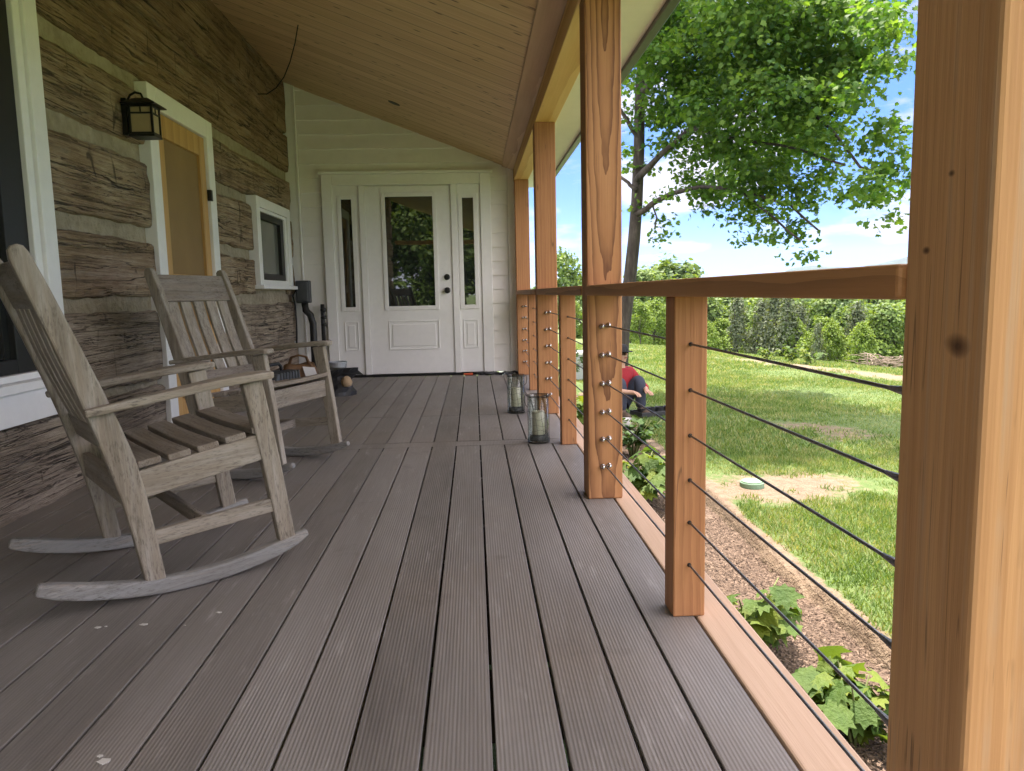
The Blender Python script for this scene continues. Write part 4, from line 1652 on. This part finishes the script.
limbs = [([(636, 215, 11.15), (652, 205, 11), (672, 194, 10.7), (700, 186, 10.2), (740, 190, 9.7), (790, 205, 9.2), (818, 230, 9)], .048),
         ([(637, 180, 11.1), (650, 166, 10.9), (664, 152, 10.6), (690, 128, 10.2), (730, 110, 9.8), (790, 90, 9.3)], .060),
         ([(640, 140, 11.1), (630, 125, 11.1), (618, 105, 11.2), (600, 60, 11.3)], .045),
         ([(637, 190, 11.1), (628, 182, 11.2), (616, 172, 11.4), (604, 150, 11.5)], .035),
         ([(640, 95, 11.1), (665, 70, 10.6), (700, 40, 10), (760, 0, 9.4), (820, -60, 9)], .06),
         ([(645, 30, 11.0), (690, -20, 10.5), (760, -90, 9.8), (850, -150, 9)], .06),
         ([(655, -80, 10.9), (640, -150, 11.2), (620, -230, 11.6)], .05),
         ([(790, 90, 9.3), (830, 130, 8.7), (860, 165, 8.3), (885, 175, 8.1)], .022),
         ([(740, 190, 9.7), (770, 215, 9.3), (800, 240, 9.0)], .018),
         ([(690, 128, 10.2), (740, 140, 9.6), (800, 150, 9.0), (845, 165, 8.4)], .025),
         ([(652, 205, 11), (657, 218, 10.9), (655, 228, 10.9)], .012)]
for pts, r0 in limbs:
    limb(pts, r0).build('branch', M['bark'], mt_, smooth=True)

# crown: clumps set around those branches in depth
rngT = np.random.default_rng(5)
cl = []
inner = [(650, 20, 45), (690, 20, 50), (740, 15, 55), (790, 20, 55), (845, 20, 50), (885, 25, 32), (895, 62, 22),
         (655, 60, 34), (700, 70, 46), (750, 60, 50), (800, 65, 48), (850, 62, 40),
         (668, 108, 28), (712, 112, 42), (765, 108, 46), (815, 105, 42), (858, 98, 24),
         (700, 145, 24), (735, 150, 30), (778, 148, 40), (822, 140, 30),
         (692, 178, 17), (722, 186, 24), (760, 188, 30), (795, 182, 24),
         (706, 208, 12), (735, 214, 15), (765, 222, 20), (796, 225, 18), (812, 245, 12), (748, 235, 9), (780, 240, 10),
         (870, 140, 24), (892, 160, 24), (868, 175, 24), (890, 195, 22), (862, 205, 14), (880, 215, 11), (905, 175, 18), (900, 130, 16),
         (685, 165, 16), (700, 182, 14), (672, 186, 9), (740, 172, 22), (770, 170, 22), (705, 195, 14), (728, 200, 14), (752, 205, 16), (785, 208, 16), (808, 200, 16), (830, 175, 20), (845, 190, 14), (662, 150, 14), (680, 140, 16), (653, 222, 9), (657, 236, 7), (650, 208, 8), (640, 120, 12), (632, 90, 14), (630, 150, 9), (628, 168, 7), (655, 140, 10), (646, 172, 8)]
for (px, py, rp_) in inner:
    Y0 = 11.2-(px-630)/270*3.0
    sp_ = max(1, int(rp_/14))
    for k in range(1 if rp_ < 25 else 2):
        Y = Y0+rngT.normal(0, .15 if rp_ < 20 else .7)
        c = at(px+rngT.normal(0, 4), py+rngT.normal(0, 4), Y)
        r_ = rp_/CF*Y
        cl.append((c, (r_, r_*1.1, r_*.72), 1.0))
for k in range(60):      # the part of the crown above the picture
    px = rngT.uniform(590, 880)
    py = rngT.uniform(-360, -20)
    Y0 = 11.2-(px-630)/270*2.6
    if (py < -200 and abs(px-700) > 130) or px > 750:
        continue
    c = at(px, py, Y0+rngT.normal(0, .7))
    r_ = rngT.uniform(.45, .75)
    cl.append((c, (r_, r_, r_*.75), .50))
P_all, N_all = [], []
for (c, r_, dens) in cl:
    area = (r_[0]*r_[1]+r_[0]*r_[2])*6
    n = max(36, int(area*270*dens))
    # each clump is made of small sprays so that its outline is uneven
    ns = max(3, int(n/16))
    p, nr = clump_points(rel(c), r_, ns, rngT, .35)
    for q, nn_ in zip(p, nr):
        kk = 16
        off = rngT.normal(0, 1, (kk, 3))*np.array((.105, .105, .05))
        P_all.append(q+off)
        N_all.append(np.tile(nn_, (kk, 1)))
P_all = np.concatenate(P_all)
N_all = np.concatenate(N_all)
lv = leaf_cloud(P_all, N_all, .070, MAPLE, .5, rngT, .55)
crown = npmesh('crown', lv, len(MAPLE), np.arange(len(lv)), M['leaf'], mt_)
print('maple leaves', len(P_all))


# ------------------------------------------------------------------ forest beyond the lawn
def forest_tree(seed, kind):
    """unit tree of height about 1, returned as mesh data for crown and trunk"""
    rg = np.random.default_rng(seed)
    pts, nrs = [], []
    if kind == 'cedar':
        for k in range(240):
            z = rg.uniform(.06, 1)
            r_ = .20*(1-z)**.75*(.6+.8*rg.uniform())+.01
            an = rg.uniform(0, 6.283)
            c = (r_*math.cos(an), r_*math.sin(an), z-.25*r_)
            off = rg.normal(0, 1, (9, 3))*np.array((.028, .028, .030))
            pts.append(np.array(c)+off)
            nrs.append(np.tile((math.cos(an)*.6, math.sin(an)*.6, .5), (9, 1)))
        size, sh = .030, PENTA
    else:
        for k in range(26):
            z = rg.uniform(.25, .92)
            wd = .33*math.sin(min(1, (z-.05)/.85)*math.pi)**.6
            an = rg.uniform(0, 6.283)
            q = wd*math.sqrt(rg.uniform(.1, 1))
            c = (q*math.cos(an), q*math.sin(an), z)
            r_ = rg.uniform(.10, .17)
            p, nr = clump_points(c, (r_, r_, r_*.8), 62, rg, .6)
            for a_, b_ in zip(p, nr):
                off = rg.normal(0, 1, (3, 3))*.014
                pts.append(a_+off)
                nrs.append(np.tile(b_, (3, 1)))
        size, sh = .036, PENTA
    P_ = np.concatenate(pts)
    N_ = np.concatenate(nrs)
    lv = leaf_cloud(P_, N_, size, sh, .3, rg, .5)
    return lv, len(sh)


def trunk_mesh(seed, kind):
    rg = random.Random(seed)
    m_ = MB()
    top = .95 if kind == 'cedar' else .75
    pts = [(rg.uniform(-.01, .01)*i, rg.uniform(-.01, .01)*i, -.03+top*i/5) for i in range(6)]
    m_.tube(pts, [.020, .017, .014, .011, .008, .003], 7)
    if kind != 'cedar':
        for k in range(6):
            an = rg.uniform(0, 6.28)
            z = rg.uniform(.25, .55)
            m_.tube([(0, 0, z), (.09*math.cos(an), .09*math.sin(an), z+.1), (.2*math.cos(an), .2*math.sin(an), z+.22)], [.009, .006, .003], 5)
    return m_


protos = {}
for kind, mat, seeds in (('broad', 'forest_mid', (1, 2, 3)), ('bright', 'forest_bright', (4, 5)), ('cedar', 'forest_dark', (6, 7, 8))):
    for sd_ in seeds:
        t_ = empty('forest_tree')
        lv, k = forest_tree(sd_, kind)
        npmesh('crown', lv, k, np.arange(len(lv)), M[mat], t_)
        trunk_mesh(sd_, kind).build('trunk', M['bark'], t_, smooth=True)
        protos.setdefault(kind, []).append([t_, False])


def place_tree(kind, px, ytop, Y, label, wscale=1.0, i=[0]):
    i[0] += 1
    pr = protos[kind][i[0] % len(protos[kind])]
    o = pr[0] if not pr[1] else copy_tree(pr[0])
    pr[1] = True
    top = at(px, ytop, Y)
    zb = float(gz(np.array([top.x]), np.array([top.y]))[0])-.1
    h_ = top.z-zb
    o.location = (top.x, top.y, zb)
    o.rotation_euler = (0, 0, i[0]*2.39)
    o.scale = (h_*wscale, h_*wscale, h_)
    tag(o, label, 'tree', 'trees of the wood beyond the lawn')
    return o


TL = {'broad': 'mid green leafy tree in the wood beyond the lawn',
      'bright': 'bright yellow green leafy tree in the wood beyond the lawn',
      'cedar': 'dark grey green conifer in the wood beyond the lawn'}
place_tree('broad', 566, 243, 36, 'tall leafy tree seen through the gap right of the third porch post', .8)
place_tree('broad', 672, 259, 46, 'broad dome shaped tree rising above the railing right of the maple trunk', 1.25)
place_tree('broad', 645, 268, 40, 'rounded leafy tree directly behind the maple trunk', .9)
rf = random.Random(12)
seq = [('bright', 640, 303, 30, .8), ('bright', 655, 300, 33, .8), ('broad', 630, 296, 36, .9), ('broad', 655, 290, 45, 1.), ('broad', 700, 290, 42, 1.), ('broad', 690, 297, 37, .9),
       ('bright', 722, 318, 29, 1.0), ('bright', 708, 322, 28, .8), ('broad', 735, 292, 44, 1.1), ('cedar', 738, 298, 30, 1.), ('cedar', 763, 297, 30, 1.), ('cedar', 775, 293, 29, .9), ('cedar', 788, 297, 28, 1.), 
       ('cedar', 800, 302, 29, .9), ('broad', 770, 288, 42, 1.1), ('broad', 812, 288, 38, 1.), ('bright', 822, 316, 26, .85), ('bright', 832, 322, 25, .75), ('cedar', 818, 325, 24.5, .8), ('broad', 840, 290, 36, 1.),
       ('cedar', 858, 304, 26, .9), ('broad', 870, 295, 30, 1.), ('bright', 882, 312, 25, .9), ('broad', 892, 302, 25, .9), ('broad', 905, 296, 30, 1.), ('bright', 862, 322, 23.5, .7), ('bright', 757, 312, 31, .8), ('bright', 794, 316, 28, .7), ('broad', 850, 305, 28, .8), ('broad', 925, 296, 27, 1.), ('broad', 950, 298, 26, 1.),
       ('broad', 548, 275, 40, .9), ('bright', 572, 300, 33, .8), ('broad', 585, 285, 38, .9), ('broad', 610, 288, 40, 1.), ('bright', 600, 305, 32, .8), ('broad', 530, 285, 42, .9),
       ('broad', 875, 288, 40, 1.1), ('broad', 905, 286, 44, 1.1), ('broad', 850, 286, 46, 1.1), ('broad', 800, 285, 50, 1.1), ('broad', 745, 284, 52, 1.1), ('broad', 715, 283, 55, 1.1)]
for (kd, px, yt_, Y, ws) in seq:
    place_tree(kd, px, yt_, Y, TL[kd], ws)
# wood behind the photographer's shoulder, mirrored in the door glass
for (x, y, h_) in ((-5, -15, 6.2), (-2.6, -17, 6.8), (-.4, -16, 6.2), (1.8, -15, 6), (4, -17, 6.8), (6.2, -15, 6.2), (-7.5, -17, 7), (-3.7, -14.2, 6.6), (-4.2, -20, 8.4), (-1.4, -13.2, 5.4), (.6, -21, 8.2), (3, -21, 8), (-2, -21.5, 8.2), (8.6, -17, 6.5)):
    pr = protos['broad'][0]
    o = copy_tree(pr[0])
    o.location = (x, y, GZ-.1)
    o.scale = (h_, h_, h_)
    o.rotation_euler = (0, 0, x*1.7)
    tag(o, 'leafy tree behind the camera, mirrored in the front door glass', 'tree', 'trees mirrored in the door glass')

# distant ridge
hv, hf = MB(), None
nxh, nyh = 90, 10
vs = []
for j in range(nyh):
    for i in range(nxh):
        px = 420+i*9.5
        Y = 1100+j*60
        base = at(px, 297, Y)
        prof = float(np.interp(px, [420, 620, 700, 760, 790, 815, 850, 880, 905, 960, 1040, 1300], [300, 294, 289, 282, 270, 266.5, 268, 264, 257, 250, 247, 262]))
        top = at(px, prof, 1100+5*60)
        t = math.sin(math.pi*j/(nyh-1))
        z = -20+(top.z+20)*t+5*noise.noise(Vector((px*.05, j*.6, 0)))*t+2.0*noise.noise(Vector((px*.25, j*2, 4)))*t
        vs.append((base.x, base.y, z))
fs = []
for j in range(nyh-1):
    for i in range(nxh-1):
        fs.append((j*nxh+i, j*nxh+i+1, (j+1)*nxh+i+1, (j+1)*nxh+i))
hv.add(vs, fs)
o = hv.build('hills', M['hill'], smooth=True)
tag(o, kind='structure')

# ------------------------------------------------------------------ bed plants
OAK = np.array([(0, -.5), (.16, -.36), (.36, -.34), (.30, -.14), (.50, .02), (.30, .08), (.32, .30), (.14, .26), (0, .55), (-.14, .26), (-.32, .30), (-.30, .08), (-.50, .02), (-.30, -.14), (-.36, -.34), (-.16, -.36)])


def bed_plant(x, y, rad, hgt, nst, lsz, mat, label, seed, shape=OAK, cat='plant', group=None, name='hydrangea', per=7):
    rg = np.random.default_rng(seed)
    z0 = GZ-.06
    o = empty(name, (x, y, z0))
    tag(o, label, cat, group)
    st = MB()
    C_, N_ = [], []
    for k in range(nst):
        an = rg.uniform(0, 6.283)
        ln_ = rad*rg.uniform(.35, 1)
        hh = hgt*rg.uniform(.55, 1)
        pts = [(0.02*math.cos(an), .02*math.sin(an), 0), (ln_*.35*math.cos(an), ln_*.35*math.sin(an), hh*.55), (ln_*math.cos(an), ln_*math.sin(an), hh)]
        st.tube(pts, [.007, .005, .003], 6)
        for q in range(per):
            t = rg.uniform(.4, 1.05)
            p = Vector(pts[1]).lerp(Vector(pts[2]), (t-.4)/.6) if t > .4 else Vector(pts[1])
            a2 = rg.uniform(0, 6.283)
            C_.append((p.x+.55*lsz*math.cos(a2), p.y+.55*lsz*math.sin(a2), p.z+rg.normal(0, .25)*lsz))
            N_.append((.45*math.cos(a2)+.2*math.cos(an), .45*math.sin(a2)+.2*math.sin(an), 1.))
    st.build('stems', M['stem'], o, smooth=True)
    lv = leaf_cloud(np.array(C_), np.array(N_), lsz, shape, .75, rg, .28)
    npmesh('leaves', lv, len(shape), np.arange(len(lv)), mat, o)
    return o


bed_plant(1.12, 2.98, .20, .30, 16, .105, M['leafyoung'], 'lobed yellow green hydrangea plant behind the near small post', 1, group='hydrangeas in the flower bed')
bed_plant(1.22, 2.28, .20, .26, 14, .105, M['leafyoung'], 'lobed green hydrangea plant closest to the camera, at the near post', 2, group='hydrangeas in the flower bed')
bed_plant(1.10, 5.15, .34, .42, 22, .125, M['leafyoung'], 'big leafy hydrangea plant right of the second porch post', 3, group='hydrangeas in the flower bed')
bed_plant(1.12, 7.6, .32, .45, 14, .15, M['leafyoung'], 'leafy hydrangea plant seen between the small post and second porch post', 4, group='hydrangeas in the flower bed')
bed_plant(1.42, 6.75, .28, .36, 22, .065, M['leafdark'], 'small dark green bush in the shade in front of the sitting person', 5, PENTA, 'bush', None, 'shrub', 14)
bed_plant(1.15, 10.2, .45, .75, 26, .07, M['leafdark'], 'dark green bush beyond the hydrangeas near the house end', 6, PENTA, 'bush', None, 'shrub', 14)
for i, (px, py, Y) in enumerate(((768, 372, 15.2), (790, 374, 14.6), (812, 377, 14.2), (700, 355, 18))):
    p = at(px, py, Y)
    bed_plant(p.x, p.y, .25, .35, 9, .09, M['leafyoung'], 'low weed clump at the far edge of the lawn', 20+i, PENTA, 'weed', 'weeds at the far lawn edge', 'weed', 8)

# ------------------------------------------------------------------ small things on the lawn
p = Vector((2.014, 5.366, gz(np.array([2.014]), np.array([5.366]))[0]))
vc = empty('valve_cover', p)
tag(vc, 'round pale green valve cover lying in the bare soil patch', 'valve cover')
d = MB()
d.lathe([(.088, -.02), (.088, .030), (.084, .034)], n=28)
d.build('rim', M['mint'], vc)
d = MB()
d.lathe([(.078, .0345), (.078, .040), (.074, .043), (.001, .045)], n=28)
d.build('lid', M['mint'], vc)

p = at(579, 377, 12.5)
ub = empty('utility_box', (p.x, p.y, GZ))
ub.scale = (.8, .8, .8)
tag(ub, 'pale grey metal utility box on the lawn seen between the posts', 'utility box')
d = MB()
d.box(-.3, .3, -.25, .25, 0, .52)
d.build('cabinet', M['palemetal'], ub, bevel=.02)
d = MB()
d.prism([(-.33, .521), (.33, .521), (.30, .58), (-.30, .58)], 'y', -.28, .28)
d.build('cover', M['white'], ub, bevel=.01)

bp_ = empty('brush_pile', at(886, 372, 14.5))
bp_.scale = (.7, .7, .8)
bp_.location.z = gz(np.array([bp_.location.x]), np.array([bp_.location.y]))[0]
tag(bp_, 'pile of bare grey branches at the far lawn edge near the post', 'brush pile')
d = MB()
rg = random.Random(4)
for k in range(70):
    a = rg.uniform(0, 6.28)
    L_ = rg.uniform(.3, .9)
    x, y, z = rg.uniform(-.5, .5), rg.uniform(-.4, .4), rg.uniform(0, .22)
    e = rg.uniform(-.1, .5)
    d.tube([(x, y, z), (x+L_*.5*math.cos(a), y+L_*.5*math.sin(a), z+e*.25+.04), (x+L_*math.cos(a+.2), y+L_*math.sin(a+.2), z+e*.4)], [.014, .010, .004], 5)
d.build('branches', M['twig'], bp_, smooth=True)

# ------------------------------------------------------------------ person sitting at the bed edge
def skin_mesh(name, verts, edges, radii, mat, parent, root=0, sub=2):
    me = bpy.data.meshes.new(name)
    me.from_pydata(verts, edges, [])
    me.materials.append(mat)
    o = bpy.data.objects.new(name, me)
    COL.objects.link(o)
    o.parent = parent
    sk = o.modifiers.new('skin', 'SKIN')
    sk.use_smooth_shade = True
    sv_ = me.skin_vertices[0].data
    for i, r_ in enumerate(radii):
        sv_[i].radius = r_ if isinstance(r_, tuple) else (r_, r_)
        sv_[i].use_root = (i == root)
    sb = o.modifiers.new('sub', 'SUBSURF')
    sb.levels = sb.render_levels = sub
    return o


pp = at(613, 412, 8.75)
person = empty('person', (pp.x, pp.y, GZ), R(-58))
tag(person, 'person in black cap, red shirt and dark jeans sitting on the lawn by the bed', 'person')
# local: +x forward (the way the person faces), y left, z up; seated with knees raised
V = [(0, 0, .11), (.03, 0, .22), (.06, 0, .36), (.095, 0, .49), (.115, 0, .56), (.13, 0, .615), (.15, 0, .70), (.155, 0, .78)]
Ed = [(0, 1), (1, 2), (2, 3), (3, 4), (4, 5), (5, 6), (6, 7)]
Ra = [(.12, .14), (.105, .135), (.105, .14), (.10, .145), (.06, .08), (.05, .05), (.078, .068), (.07, .062)]


def chain(start, pts, rad):
    prev = start
    for p_, r_ in zip(pts, rad):
        V.append(p_)
        Ra.append(r_)
        Ed.append((prev, len(V)-1))
        prev = len(V)-1
    return prev


hands = {}
for s in (-1, 1):
    chain(0, [(.05, s*.09, .12), (.16, s*.13, .28), (.27, s*.15, .43), (.29, s*.15, .39), (.30, s*.15, .24), (.31, s*.15, .075), (.36, s*.155, .04), (.44, s*.16, .03)],
          [.085, .075, .062, .058, .052, .040, .042, .030])
    w_ = chain(3, [(.10, s*.165, .50), (.16, s*.215, .42), (.22, s*.235, .35), (.31, s*.22, .33), (.41, s*.13, .32), (.455, s*.095, .315)],
               [.062, .048, .040, .036, .026, .028])
    hands[s] = w_
    for fi, (dy, L_) in enumerate(((-.024, .055), (-.008, .064), (.008, .060), (.024, .048))):
        x0 = .49
        chain(w_, [(x0, s*.095+dy, .312), (x0+L_*.6, s*.095+dy*1.1, .298), (x0+L_, s*.095+dy*1.1, .275)], [.009, .008, .007])
    chain(w_, [(.47, s*.095-s*.03, .305), (.50, s*.095-s*.045, .292)], [.010, .008])
body = skin_mesh('body', V, Ed, Ra, M['skin'], person)
# face
d = MB()
d.lathe([(.001, .03), (.012, .018), (.014, 0), (.008, -.006)], (.232, 0, .722), 8, 'z')
d.build('nose', M['skin'], person, smooth=True)
for s in (-1, 1):
    d = MB()
    d.lathe([(.001, -.01), (.008, -.006), (.010, 0), (.008, .006), (.001, .01)], (.222, s*.028, .752), 8, 'x')
    d.build('eye', M['hair'], person, smooth=True)
    d = MB()
    d.lathe([(.001, -.026), (.012, -.018), (.016, 0), (.012, .022), (.001, .028)], (.145, s*.072, .735), 8, 'z')
    d.build('ear', M['skin'], person, smooth=True)
d = MB()
d.box(.214, .226, -.022, .022, .684, .691)
d.build('mouth', M['redcloth'], person, bevel=.003)
# clothes
T = [(.0, 0, .14), (.03, 0, .24), (.06, 0, .37), (.095, 0, .50), (.115, 0, .57)]
TE = [(0, 1), (1, 2), (2, 3), (3, 4)]
TR = [(.13, .155), (.125, .155), (.122, .158), (.112, .155), (.068, .088)]
for s in (-1, 1):
    k = len(T)
    T += [(.10, s*.168, .505), (.16, s*.218, .42), (.22, s*.237, .35), (.30, s*.222, .332), (.36, s*.175, .325)]
    TE += [(3, k), (k, k+1), (k+1, k+2), (k+2, k+3), (k+3, k+4)]
    TR += [.078, .066, .060, .054, .048]
skin_mesh('shirt', T, TE, TR, M['redcloth'], person)
T = [(.0, 0, .12), (.02, 0, .19)]
TE = [(0, 1)]
TR = [(.135, .155), (.125, .15)]
for s in (-1, 1):
    k = len(T)
    T += [(.05, s*.09, .125), (.16, s*.13, .285), (.27, s*.15, .44), (.293, s*.15, .39), (.302, s*.15, .24), (.312, s*.15, .095)]
    TE += [(0, k), (k, k+1), (k+1, k+2), (k+2, k+3), (k+3, k+4), (k+4, k+5)]
    TR += [.10, .092, .078, .076, .068, .060]
skin_mesh('jeans', T, TE, TR, M['denim'], person)
for s in (-1, 1):
    skin_mesh('boot', [(.305, s*.15, .13), (.315, s*.15, .05), (.38, s*.155, .045), (.455, s*.16, .036)], [(0, 1), (1, 2), (2, 3)], [.056, .056, .05, .042], M['boot'], person)
d = MB()
d.lathe([(.083, .74), (.082, .77), (.074, .805), (.05, .832), (.02, .842), (.001, .843)], (.148, 0, 0), 18)
hr = d.build('cap', M['cap'], person, smooth=True)
d = MB()
d.prism([(.21, -.065), (.26, -.062), (.30, -.035), (.312, 0), (.30, .035), (.26, .062), (.21, .065)], 'z', .757, .766)
d.build('brim', M['cap'], hr, bevel=.003)
d = MB()
d.lathe([(.06, .70), (.078, .72), (.082, .745), (.080, .755)], (.135, 0, 0), 16)
d.build('hair', M['hair'], person, smooth=True)

# plant trays and a tub beside the person
p = at(655, 414, 8.6)
o = empty('plant_tray', (p.x, p.y, GZ), R(20))
tag(o, 'flat black plastic plant trays on the soil beside the sitting person', 'plant tray')
d = MB()
d.box(-.26, .26, -.13, .13, 0, .012)
for (x0, x1, y0, y1) in ((-.26, .26, -.13, -.115), (-.26, .26, .115, .13), (-.26, -.245, -.1145, .1145), (.245, .26, -.1145, .1145)):
    d.box(x0, x1, y0, y1, .0125, .07)
d.build('tray_body', M['blackplastic'], o, bevel=.004)
for i in range(4):
    d = MB()
    d.lathe([(.04, .014), (.052, .10), (.056, .105), (.05, .106), (.046, .095), (.001, .092)], (-.18+i*.12, 0, 0), 14)
    d.build('pot', M['blackplastic'], o)
p = at(631, 419, 8.2)
o = empty('white_tub', (p.x-.05, p.y, GZ-.03))
tag(o, 'small white plastic tub on the mulch near the sitting person', 'tub')
d = MB()
d.lathe([(.06, 0), (.075, .07), (.08, .075), (.074, .076), (.06, .01), (.001, .008)], n=20)
d.build('tub_body', M['white'], o)

# ------------------------------------------------------------------ summer haze in the air
hm = bpy.data.materials.new('summer_haze')
hm.use_nodes = True
hm.node_tree.nodes.clear()
ho_ = hm.node_tree.nodes.new('ShaderNodeOutputMaterial')
hv_ = hm.node_tree.nodes.new('ShaderNodeVolumePrincipled')
hv_.inputs['Color'].default_value = (.72, .84, 1, 1)
hv_.inputs['Density'].default_value = .00018
hv_.inputs['Anisotropy'].default_value = .2
hm.node_tree.links.new(hv_.outputs[0], ho_.inputs['Volume'])
d = MB()
d.box(-920, 1650, -920, 2250, -30, 110)
o = d.build('haze', hm)
tag(o, 'thin blue summer haze in the air between the porch and the far ridge', 'haze', kind='stuff')
